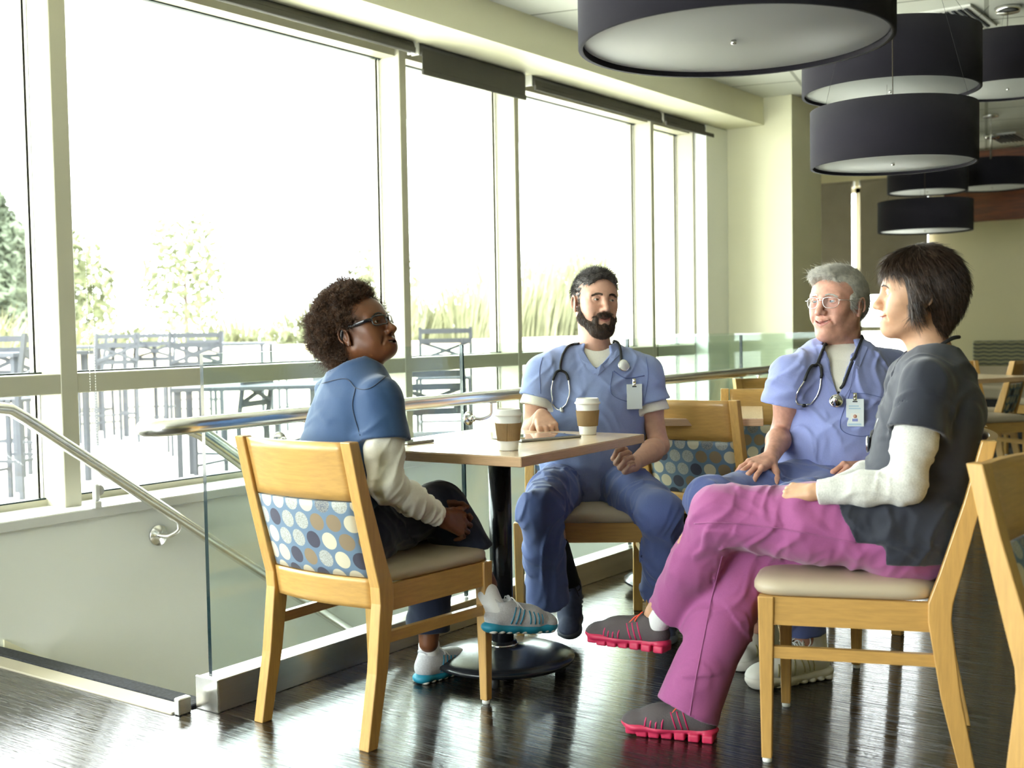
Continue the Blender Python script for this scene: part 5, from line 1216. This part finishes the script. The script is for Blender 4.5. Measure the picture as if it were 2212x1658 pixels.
# ---------------------------------------------------------------- the grey-haired man
def grey_haired_man():
    base = np.array([3.93, 1.58, 0.0])
    rt = empty('person', base, 'grey-haired man with thin metal glasses in periwinkle scrubs, hands on thighs', 'person', 'seated medical staff')
    f = dirv(-.36, -.93)
    J = dict(pel=at(1800, 1035, 4.14), chest=at(1806, 870, 4.12), neck=at(1818, 757, 4.16), f=f, fp=dirv(-.5, -.86), belly=.015,
             shR=at(1712, 812, 4.07), shL=at(1922, 800, 4.22), elR=at(1688, 935, 4.10), elL=at(1938, 985, 4.10), wrR=at(1664, 990, 3.93), wrL=at(1872, 1010, 3.93),
             hipR=at(1745, 1050, 4.08), hipL=at(1850, 1045, 4.16), knR=at(1535, 1082, 3.76), knL=at(1706, 1105, 3.70), anR=at(1634, 1345, 3.92), anL=at(1744, 1395, 3.74))
    al = math.radians(44); fw = dirv(-math.cos(al), -math.sin(al), .05); R = face_frame(fw, tilt=0); o = at(1808, 660, 4.12); sc = 1.05
    F = Fld(); body(F, J); head_ops(F, R, o, sc, smile=1.0, open_=.0020, neck=J['neck'] - UPV * .01, neck_r=.062, nose=1.1, jaw=1.0, cheek=.003, chin=.005)
    F.frame(R, o, sc).ell((.030, 0, -.100), (.040, .045, .020), .03).frame()
    h1 = N3(at(1612, 1014, 3.84) - J['wrR']); hand_ops(F, J['wrR'], h1, UPV + .25 * dirv(.3, -.9), 1, 1.0, curl=((12, 26, 16), (14, 26, 16), (14, 28, 16), (16, 28, 16)), thumb=((.55, .75, -.30), 15, 10), spread=.14)
    h2 = N3(at(1815, 1016, 3.84) - J['wrL']); hand_ops(F, J['wrL'], h2, UPV + .55 * dirv(.1, -.9), -1, 1.0, curl=((38, 72, 40), (42, 76, 40), (46, 78, 40), (50, 78, 40)), thumb=((.72, .45, -.42), 15, 20), spread=.07)
    lo, hi = bounds([J[k] for k in J if k not in ('f', 'fp', 'belly')] + [o + UPV * .2], .13); reg = [(lo, hi, .008)]
    for s in 'LR': a, b = bounds([J['el' + s], J['wr' + s], lerp(J['sh' + s], J['el' + s], .5)], .07); reg.append((a, b, .0042))
    for a in (J['wrR'] + h1 * .08, J['wrL'] + h2 * .07): reg.append((a - .11, a + .11, .0023))
    reg.append((o - (.18, .18, .20), o + (.18, .18, .17), .0020)); skin_of('body', F, reg, 'skin_o', rt, base, lip_tint(R, o, sc, blush=.35, smile=1.0, open_=.002))
    eyes(R, o, sc, dirv(-.86, -.50, .02), rt, base, 'iris_g'); teeth_part(R, o, sc, rt, base, 1.0, .003); brows(R, o, sc, 'hair_wh', rt, base, .0022, n=220, F=F)
    H = Fld(); H.frame(R, o, sc); H.ell((-.018, 0, .040), (.107, .083, .094), .01).ell((.035, -.01, .092), (.066, .058, .036), .02).ell((-.05, 0, .0), (.07, .072, .06), .03)
    H.ell((.128, 0, .012), (.085, .078, .083), .016, 's').ell((.040, 0, -.085), (.088, .12, .085), .01, 's').ell((-.02, 0, -.115), (.13, .12, .055), .01, 's')
    for s in (-1, 1): H.ell((-.006, s * .093, -.006), (.023, .022, .033), .006, 's'); H.cone((.028, s * .068, .02), (.026, s * .066, -.008), .0125, .009, .01)
    def comb(p):
        q = (p - o) @ R; top = np.clip((q[:, 2] - .075) / .03, 0, 1); sd = np.sign(q[:, 1])
        return np.stack([top * .35 - (1 - top) * .9, -top * 1.0, -(1 - top) * .55 + top * .1], 1) @ R.T
    hair_obj('hair', H, o - .17, o + .18, .003, 'hair_wh', rt, base, [dict(comb=comb, n=11000, L=.045, K=6, r=.0006, lift=.10, jit=.16, seed=2, back=.009), dict(comb=comb, n=260, L=.05, K=6, r=.0005, lift=.4, jit=.5, seed=7)], F)
    spectacles(R, o, sc, rt, base, 'steel', .00095, .0245, .0155, aviator=True, z=.006)
    T = Fld(); torso(T, J, .020, .176, .172, .72); nb = J['neck']
    T.disp(wrinkles(dirv(.7, 0, .65), .010, 13, 4, 61), lerp(J['pel'], J['chest'], .5), .30); T.disp(wrinkles(dirv(-.75, 0, .5), .007, 14, 5, 65), J['chest'] + (0, 0, .02), .3)
    sleeved(T, J, .50, .060, .088, .074, amp=.008, seed=68); T.cone(nb - UPV * .055 + f * .02, nb + UPV * .10, .062, .080, .01, 's'); vp, _, _ = hit(T, [(1808, 866)], 0); vp = vp[0]
    T.cone(nb + f * .09 + UPV * .01, vp + f * .01, .056, .006, .006, 's')
    lo, hi = bounds([J['pel'] - UPV * .1, J['neck'] + UPV * .05, J['shL'], J['shR']], .25); skin_of('scrub_top', T, [(lo, hi, .0045)], 'scrub_per', rt, base)
    U = Fld(); torso(U, J, .006, .176, .170, .72); sleeved(U, J, .3, .050, .060, .05, amp=0); U.cone(nb - UPV * .030 + f * .012, nb + UPV * .10, .060, .072, .01, 's'); U.cut(J['chest'] - UPV * .12, (0, 0, 1))
    skin_of('undershirt', U, [(lo, hi, .005)], 'knit', rt, base)
    G = Fld(); trousers(G, J, (.082, .100, .074, .066, .064), (.90, .90), .006, 71, .17)
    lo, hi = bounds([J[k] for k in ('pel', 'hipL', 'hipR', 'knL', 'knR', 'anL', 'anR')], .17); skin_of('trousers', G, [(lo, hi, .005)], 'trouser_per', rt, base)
    neckband(T, [(1778, 775), (1786, 805), (1797, 840), (1808, 872)], 'scrub_per', rt, base, .011); neckband(T, [(1868, 748), (1850, 790), (1830, 835), (1808, 872)], 'scrub_per', rt, base, .011)
    stitch(T, catmull([(1838, 842), (1816, 925), (1883, 936), (1903, 858)], 4), 'trouser_per', 'pocket_seam', rt, base); neckband(T, [(1848, 833), (1893, 840)], 'scrub_per', rt, base, .006, 'pocket_edge')
    stitch(T, catmull([(1838, 848), (1870, 850), (1904, 858)], 4), 'trouser_per', 'pocket_seam', rt, base)
    for s, (hp, tp) in dict(R=((1668, 1404), (1583, 1452)), L=((1788, 1458), (1636, 1484))).items():
        hl, to = on_z(*hp, 0), on_z(*tp, 0); hl = hl + (0, 0, .0)
        shoe('shoe', hl, to, UPV, rt, base, ('shoe_w', 'sole_w', 'trim_w'), lace='lace_w', L=.315, high=True)
        q = Fld(); q.cone(hl + UPV * .08 + N3(to - hl) * .05, lerp(J['an' + s], J['kn' + s], .3), .034, .040, .01); lo, hi = bounds([hl, J['an' + s], lerp(J['an' + s], J['kn' + s], .4)], .08); skin_of('sock', q, [(lo, hi, .006)], 'sock_b', rt, base)
    q1, _ = drape(T, [(1784, 740), (1780, 752), (1774, 768), (1768, 782), (1760, 790)], .0055); b1, _ = drape(T, [(1762, 788), (1750, 793), (1742, 806), (1736, 822)], .0055); b2, _ = drape(T, [(1765, 786), (1772, 792), (1774, 805), (1773, 816)], .0055)
    e1, _ = drape(T, [(1736, 822), (1724, 842), (1719, 860), (1722, 872), (1732, 874)], .0055); e2, _ = drape(T, [(1773, 816), (1771, 836), (1764, 856), (1750, 872), (1740, 873)], .0055)
    r_, _ = drape(T, [(1867, 718), (1858, 740), (1842, 778), (1826, 820), (1813, 852)], .0055); bp, bn, _ = hit(T, [(1806, 868)], .008)
    nk = J['neck']; fl_ = np.cross(UPV, f); back = [nk + x for x in (-fl_ * .07 + UPV * .03, -f * .05 - fl_ * .055 + UPV * .04, -f * .075 + UPV * .045, -f * .05 + fl_ * .055 + UPV * .04, fl_ * .074 + UPV * .035)]
    stethoscope('black stethoscope with steel chest piece hanging from the grey-haired man\'s neck', base + (0, 0, 1.0), [list(catmull([r_[0], back[4], back[3], back[2], back[1], back[0], q1[0]], 6)) + list(q1), b1, b2, r_], [e1, e2], (bp[0], bn[0], 'blackm', 'chrome'))
    badge('photo identity badge clipped to the grey-haired man\'s chest pocket', T, f, (1845, 852), True)
# ---------------------------------------------------------------- the woman in dark blue with curly hair
def curly_haired_woman():
    base = np.array([2.55, 2.35, 0.0])
    rt = empty('person', base, 'curly-haired woman in black glasses and steel blue scrubs, hands clasped on her knee', 'person', 'seated medical staff')
    f = dirv(.91, .42); fp = np.array([.96, -.28, 0])
    J = dict(pel=at(745, 1130, 3.40), chest=at(770, 895, 3.42), neck=at(772, 834, 3.44), f=f, fp=fp, belly=-.03,
             shR=at(824, 858, 3.28), shL=at(722, 848, 3.59), elR=at(834, 1046, 3.24), wrR=at(955, 1118, 3.40), elL=at(800, 1040, 3.66), wrL=at(938, 1092, 3.56),
             hipR=at(775, 1150, 3.32), hipL=at(765, 1140, 3.50), knR=at(950, 1092, 3.62), knL=at(930, 1135, 3.78), anR=at(1052, 1262, 3.56), anL=at(926, 1388, 3.76), flareR=np.zeros(3))
    al = math.radians(25); fw = dirv(math.cos(al), -math.sin(al), math.tan(math.radians(20))); R = face_frame(fw, tilt=0.0); o = at(781, 721, 3.42); sc = .935
    F = Fld(); body(F, J, False); head_ops(F, R, o, sc, smile=.5, open_=.0042, neck=J['neck'] - UPV * .02, neck_r=.047, nose=1.15, lip=1.5, chin=-.012)
    F.frame(R, o, sc).cone((-.045, 0, -.02), (-.055, 0, -.11), .045, .05, .03).frame()
    h1 = N3(at(1003, 1132, 3.46) - J['wrR']); bk = N3(dirv(.1, -.8, .45))
    hand_ops(F, J['wrR'], h1, bk, 1, .92, curl=((14, 34, 20), (20, 40, 22), (26, 44, 24), (32, 46, 25)), thumb=((.90, .38, -.05), 2, -8), spread=.06)
    h2 = N3(at(1012, 1150, 3.50) - J['wrL']); tips = hand_ops(F, J['wrL'], h2, N3(dirv(-.1, .75, -.3)), -1, .92, curl=((26, 40, 25), (30, 45, 25), (34, 45, 25), (38, 45, 25)), thumb=((.8, .5, -.2), 10, 20), spread=.05)
    lo, hi = bounds([J[k] for k in J if k not in ('f', 'fp', 'belly', 'flareR')] + [o + UPV * .2], .12); reg = [(lo, hi, .008)]
    for s in 'LR': a, b = bounds([lerp(J['kn' + s], J['an' + s], .5), J['an' + s]], .06); reg.append((a, b, .005))
    a, b = bounds([J['wrR'], J['wrL'], J['wrR'] + h1 * .13, J['wrL'] + h2 * .12], .05); reg.append((a, b, .0022)); reg.append((o - (.17, .17, .19), o + (.17, .17, .16), .0019))
    skin_of('body', F, reg, 'skin_d', rt, base, lip_tint(R, o, sc, smile=.5, open_=.0042))
    eyes(R, o, sc, N3(fw + .2 * RT), rt, base, 'iris_b'); teeth_part(R, o, sc, rt, base, .5, .004); brows(R, o, sc, 'pupil', rt, base, .0018, n=170, arch=.006, F=F)
    hc = at(742, 672, 3.42); Hs = Fld(); Hs.frame(R, o, sc)
    Hs.ell((-.040, 0, .055), (.098, .100, .092), .02).ell((-.085, 0, .020), (.062, .080, .070), .03).ell((-.02, 0, .105), (.072, .078, .052), .03).ell((-.075, 0, -.055), (.042, .060, .045), .03)
    Hs.ell((.118, 0, .005), (.098, .088, .082), .012, 's').ell((.065, 0, -.075), (.090, .12, .082), .01, 's')
    for s in (-1, 1): Hs.ell((-.002, s * .098, -.008), (.028, .034, .040), .008, 's')
    Hs.frame(); Hs.disp(lambda p: -.034 * (vnoise(p * 27, 3) - .48) - .012 * (vnoise(p * 75, 4) - .5))
    def comb(p): q = p - (o + R @ np.array((-.03, 0, .02))); return q + .4 * np.sin(p * 90)
    hair_obj('hair', Hs, o - .22, o + .22, .0042, 'hair_af', rt, base, [dict(comb=comb, n=11000, L=.030, K=9, r=.00085, lift=.75, jit=.8, seed=3, curl=1.5), dict(comb=comb, n=900, L=.045, K=10, r=.0006, lift=1.0, jit=.7, seed=5, curl=1.4)], F)
    spectacles(R, o, sc, rt, base, 'frame_b', .0023, .0255, .0145, thick_arm=True, z=.009)
    q = MB(); q.lathe([(0, -.002), (.002, 0), (0, .002)], F_P(R, o, sc, (-.004, -.086, -.034)), 8); q.build('ear_stud', 'pupil', rt, base)
    T = Fld(); torso(T, J, .012, .150, .145, .72, .036); nb = J['neck']
    T.disp(wrinkles(dirv(.5, .2, -.75), .009, 12, 4, 81), J['chest'] - UPV * .06, .30); sleeved(T, J, .50, .052, .072, .057, amp=.005, seed=83)
    T.cone(nb - UPV * .030 + f * .012, nb + UPV * .10 - f * .02, .056, .080, .01, 's'); T.cone(nb + f * .09, nb + f * .12 - UPV * .10, .05, .006, .006, 's')
    lo, hi = bounds([J['pel'] - UPV * .12, J['neck'] + UPV * .05, J['shL'], J['shR']], .22); skin_of('scrub_top', T, [(lo, hi, .0045)], 'scrub_teal', rt, base)
    U = Fld()
    for s in 'LR':
        A = Fld(); sh, el, wr = J['sh' + s], J['el' + s], J['wr' + s]; A.cone(lerp(sh, el, .15), lerp(sh, el, .6), .050, .049, .03).cone(lerp(sh, el, .6), el, .049, .044, .03).cone(el, lerp(el, wr, .45), .044, .041, .03).cone(lerp(el, wr, .45), lerp(el, wr, .93), .041, .031, .02)
        A.disp(wrinkles(wr - el, .006, 30, 7, 85), el, .13); A.disp(wrinkles(wr - el, .0025, 40, 7, 87), lerp(el, wr, .8), .10); e = lerp(el, wr, .93); cuff(A, e, wr - el, .024, .04, .08); U.join(A, .005)
    lo, hi = bounds([J[k] for k in ('shL', 'shR', 'elL', 'elR', 'wrL', 'wrR')], .08); skin_of('undershirt', U, [(lo, hi, .004)], 'knit', rt, base)
    G = Fld(); trousers(G, J, (.076, .090, .068, .066, .068), (.90, .64), .006, 91, .145); lo, hi = bounds([J[k] for k in ('pel', 'hipL', 'hipR', 'knL', 'knR', 'anL', 'anR')], .15)
    skin_of('trousers', G, [(lo, hi, .005)], 'navy', rt, base)
    stitch(T, catmull([(686, 830), (745, 818), (770, 838), (800, 838), (835, 812)], 5), 'navy', 'yoke_seam', rt, base); stitch(T, catmull([(768, 838), (762, 880), (778, 940)], 5), 'navy', 'sleeve_seam', rt, base)
    hl, to = on_z(902, 1478, 0), on_z(1018, 1442, 0); shoe('shoe', hl, to, UPV, rt, base, ('shoe_g', 'sole_t', 'stripe_t'), 'grey and teal running shoe planted on the floor', L=.262)
    s1 = (hl, to, UPV, 'L'); hl2, to2 = at(1046, 1358, 3.50), at(1186, 1366, 3.62); u2 = N3(UPV + .12 * dirv(-1, 0)); shoe('shoe', hl2 - u2 * .012, to2, u2, rt, base, ('shoe_g', 'sole_t', 'stripe_t'), 'grey and teal running shoe of the raised foot', L=.255)
    for hl_, to_, u_, s in (s1, (hl2, to2, u2, 'R')):
        q = Fld(); a0 = hl_ + u_ * .055 + N3(to_ - hl_) * .050; d = N3(lerp(J['kn' + s], J['an' + s], .6) - a0); q.cone(a0, a0 + d * .06, .031, .034, .01).cone(a0, a0 + N3(to_ - hl_) * .04, .028, .026, .01); b = a0 + d * .10; q.box(b + d * .04, (.04, .08, .08), .002, .003, 's', np.column_stack([d, N3(np.cross(d, (0, 0.3, 1))), np.cross(d, N3(np.cross(d, (0, .3, 1))))])); lo, hi = bounds([a0, b], .07); skin_of('sock', q, [(lo, hi, .004)], 'sock', rt, base)
    q = MB(); rd = N3(tips[2][1]); rp = tips[2][0] - rd * .030; ru = N3(np.cross(rd, (.1, .3, .9))); q.lathe([(.0078, -.0015), (.0088, 0), (.0078, .0015)], rp, 20, M3=np.column_stack([ru, np.cross(rd, ru), rd])); q.build('ring', 'gold', rt, base)
M['gold'] = plain('gold', (.7, .5, .15, 1), .2, 1)
# ---------------------------------------------------------------- the dark-haired woman in pink trousers
def dark_haired_woman():
    base = np.array([3.07, 1.08, 0.0])
    rt = empty('person', base, 'woman with short dark hair, charcoal scrub top and pink trousers, legs crossed', 'person', 'seated medical staff')
    f = dirv(-.94, .34)
    J = dict(pel=at(1960, 1140, 3.12), chest=at(2018, 892, 3.13), neck=at(2014, 765, 3.14), f=f, fp=dirv(-.95, .3),
             shL=at(2000, 822, 2.99), shR=at(1968, 815, 3.27), elL=at(1958, 1048, 2.93), wrL=at(1762, 1062, 3.02), elR=at(1930, 1010, 3.32), wrR=at(1795, 1055, 3.25),
             hipL=at(1960, 1152, 3.03), hipR=at(1945, 1160, 3.21), knL=at(1556, 1112, 3.16), knR=at(1618, 1190, 3.26), anL=at(1408, 1340, 3.36), anR=at(1490, 1535, 3.25),
             rhL=.060, rmL=.064, flareL=at(1448, 1320, 3.33) - lerp(at(1556, 1112, 3.16), at(1408, 1340, 3.36), .9), flareR=at(1484, 1532, 3.23) - at(1490, 1535, 3.25))
    al = math.radians(14); fw = dirv(-math.cos(al), math.sin(al), .03); R = face_frame(fw, tilt=0); o = at(1984, 642, 3.14); sc = .965
    F = Fld(); body(F, J, False); head_ops(F, R, o, sc, smile=1.1, open_=.006, neck=J['neck'] - UPV * .02, neck_r=.047, nose=.95, cheek=.004)
    h1 = N3(at(1702, 1062, 3.08) - J['wrL']); hand_ops(F, J['wrL'], h1, N3(UPV + .55 * dirv(0, -1)), -1, .90, curl=((20, 40, 25), (24, 44, 25), (28, 46, 25), (32, 48, 25)), thumb=((.8, .5, -.3), 12, 12), spread=.07)
    h2 = N3(at(1720, 1066, 3.18) - J['wrR']); hand_ops(F, J['wrR'], h2, UPV, 1, .88, curl=((20, 30, 20),) * 4, spread=.08)
    lo, hi = bounds([J[k] for k in J if k not in ('f', 'fp', 'flareL', 'flareR', 'rhL', 'rmL')] + [o + UPV * .2], .12); reg = [(lo, hi, .008)]
    a, b = bounds([J['wrL'], J['wrR'], J['wrL'] + h1 * .13, J['wrR'] + h2 * .12], .05); reg.append((a, b, .0023)); reg.append((o - (.17, .17, .21), o + (.17, .17, .15), .0022))
    skin_of('body', F, reg, 'skin_f', rt, base, lip_tint(R, o, sc, blush=.2, smile=1.1, open_=.006))
    eyes(R, o, sc, fw, rt, base, 'iris_b'); teeth_part(R, o, sc, rt, base, 1.1, .004); brows(R, o, sc, 'hair_br', rt, base, .0018, n=170, F=F)
    H = Fld(); H.frame(R, o, sc)
    H.ell((-.020, 0, .047), (.098, .092, .094), .02).ell((-.005, 0, .083), (.080, .078, .058), .02).ell((-.056, 0, .0), (.058, .074, .075), .03).ell((-.050, 0, -.055), (.034, .054, .042), .03).ell((.048, 0, .085), (.042, .062, .036), .02)
    H.ell((.125, 0, .0), (.072, .10, .076), .012, 's').ell((.072, 0, -.075), (.086, .12, .082), .012, 's')
    for s in (-1, 1): H.cone((.008, s * .070, .035), (.012, s * .072, -.020), .026, .018, .012).cone((.014, s * .074, -.02), (.020, s * .073, -.046), .014, .004, .008)
    H.disp(lambda p: .0022 * np.sin(((p - o) @ R)[:, 0] * 330 + ((p - o) @ R)[:, 2] * 110 + 2 * vnoise(p * 40, 2)), o, .2)
    def comb(p):
        q = (p - o) @ R; fr = np.clip((q[:, 0] + .01) / .07, 0, 1); up = np.clip((q[:, 2] - .05) / .06, 0, 1)
        return np.stack([fr * .55 * up + (1 - fr) * -.35 - fr * (1 - up) * .9, np.sign(q[:, 1]) * up * .8, -1 + up * .3 - .2 * np.sin(q[:, 0] * 60)], 1) @ R.T
    hair_obj('hair', H, o - .20, o + .20, .0032, 'hair_br', rt, base, [dict(comb=comb, n=12000, L=.070, K=9, r=.0007, lift=.03, jit=.10, seed=2), dict(comb=comb, n=400, L=.075, K=9, r=.0006, lift=.10, jit=.2, seed=6)], F)
    G = Fld(); trousers(G, J, (.095, .108, .075, .080, .088), (.90, 1.0), .006, 111, .165)
    T = Fld(); torso(T, J, .014, .152, .148, .74, .042); nb = J['neck']; T.cone(J['chest'] + f * .06 - UPV * .02, J['chest'] + f * .065 - UPV * .05, .075, .075, .05)
    b0 = J['pel']
    def skirt(p):
        q = p - b0; sf_ = q @ f; z_ = q[:, 2]; reg = np.minimum(np.maximum(sf_ - .118 - .45 * z_, -.008 - z_), np.maximum(sf_ - .045, -.062 - z_)); return np.maximum(np.maximum(G.ev(p) - .010, reg), np.maximum(-.016 - G.ev(p), z_ - .15))
    T.ops.append(('u', .006, skirt, b0, .34))
    T.disp(wrinkles(dirv(-.5, 0, -.75), .009, 12, 4, 101), J['chest'] - UPV * .06, .34); sleeved(T, J, .50, .052, .074, .060, amp=.005, seed=103)
    T.cone(nb - UPV * .040 + f * .022, nb + UPV * .10 - f * .005, .060, .084, .01, 's'); T.cone(nb + f * .09, nb + f * .12 - UPV * .10, .05, .006, .006, 's'); 
    lo, hi = bounds([J['pel'] - UPV * .14, J['neck'] + UPV * .05, J['shL'], J['shR']], .22); skin_of('scrub_top', T, [(lo, hi, .0045)], 'charcoal', rt, base)
    U = Fld()
    for s in 'LR':
        A = Fld(); sh, el, wr = J['sh' + s], J['el' + s], J['wr' + s]; A.cone(lerp(sh, el, .15), lerp(sh, el, .6), .053, .049, .03).cone(lerp(sh, el, .6), el, .049, .042, .03).cone(el, lerp(el, wr, .45), .042, .040, .03).cone(lerp(el, wr, .45), lerp(el, wr, .97), .040, .030, .02)
        A.disp(wrinkles(wr - el, .003, 32, 7, 105), lerp(el, wr, .6), .18); A.disp(wrinkles(el - sh, .004, 26, 7, 107), el, .14); e = lerp(el, wr, .97); cuff(A, e, wr - el, .023, .04, .08); U.join(A, .005)
    lo, hi = bounds([J[k] for k in ('shL', 'shR', 'elL', 'elR', 'wrL', 'wrR')], .08); skin_of('undershirt', U, [(lo, hi, .004)], 'heather', rt, base)
    lo, hi = bounds([J[k] for k in ('pel', 'hipL', 'hipR', 'knL', 'knR', 'anL', 'anR')], .17)
    skin_of('trousers', G, [(lo, hi, .005)], 'pink', rt, base)
    stitch(G, catmull([(1500, 1130), (1560, 1128), (1640, 1135), (1740, 1150), (1850, 1172)], 6), 'pink', 'side_seam', rt, base, .0018)
    stitch(G, catmull([(1560, 1200), (1540, 1280), (1520, 1380), (1500, 1480), (1490, 1545)], 6), 'pink', 'side_seam', rt, base, .0016)
    hl, to = on_z(1548, 1598, 0), on_z(1356, 1578, 0); shoe('shoe', hl, to, UPV, rt, base, ('shoe_c', 'sole_p', 'pinktrim'), 'charcoal running shoe with pink sole planted on the floor', lace='lace_o', L=.262, style=1)
    hl2, to2 = at(1444, 1408, 3.32), at(1282, 1386, 3.44); u2 = N3(UPV - .12 * dirv(-1, 0)); shoe('shoe', hl2, to2, u2, rt, base, ('shoe_c', 'sole_p', 'pinktrim'), 'charcoal running shoe with pink sole, raised toe first', lace='lace_o', L=.255, style=1)
    for hl_, to_, u_, s in ((hl, to, UPV, 'R'), (hl2, to2, u2, 'L')):
        q = Fld(); a0 = hl_ + u_ * .055 + N3(to_ - hl_) * .050; d = N3(lerp(J['kn' + s], J['an' + s], .55) - a0); q.cone(a0, a0 + d * .13, .031, .036, .01).cone(a0, a0 + N3(to_ - hl_) * .04, .028, .026, .01); lo, hi = bounds([a0, a0 + d * .13], .07); skin_of('sock', q, [(lo, hi, .004)], 'sock', rt, base)
    nk = J['neck']; lf = np.cross(UPV, f); pts = [nk + f * .10 - UPV * .10 + lf * .075, nk + f * .062 - UPV * .035 + lf * .082, nk + lf * .080 + UPV * .012, nk - f * .045 + lf * .055 + UPV * .040, nk - f * .066 + UPV * .045, nk - f * .045 - lf * .055 + UPV * .040, nk - lf * .080 + UPV * .012, nk + f * .06 - lf * .075 - UPV * .03, nk + f * .115 - lf * .05 - UPV * .12]
    bp = J['chest'] + f * .158 - UPV * .085 + lf * .0
    stethoscope('black stethoscope round the dark-haired woman\'s neck, its end showing at her front', base + (0, 0, .95), [catmull(pts, 8), catmull([pts[-1], nk + f * .145 - lf * .03 - UPV * .2, bp + UPV * .03 - lf * .01, bp], 6)], [catmull([pts[0], nk + f * .13 + lf * .06 - UPV * .16, nk + f * .145 + lf * .045 - UPV * .20], 5)], (bp, f, 'blackm', 'chrome'))

bearded_man()
grey_haired_man()
curly_haired_woman()
dark_haired_woman()
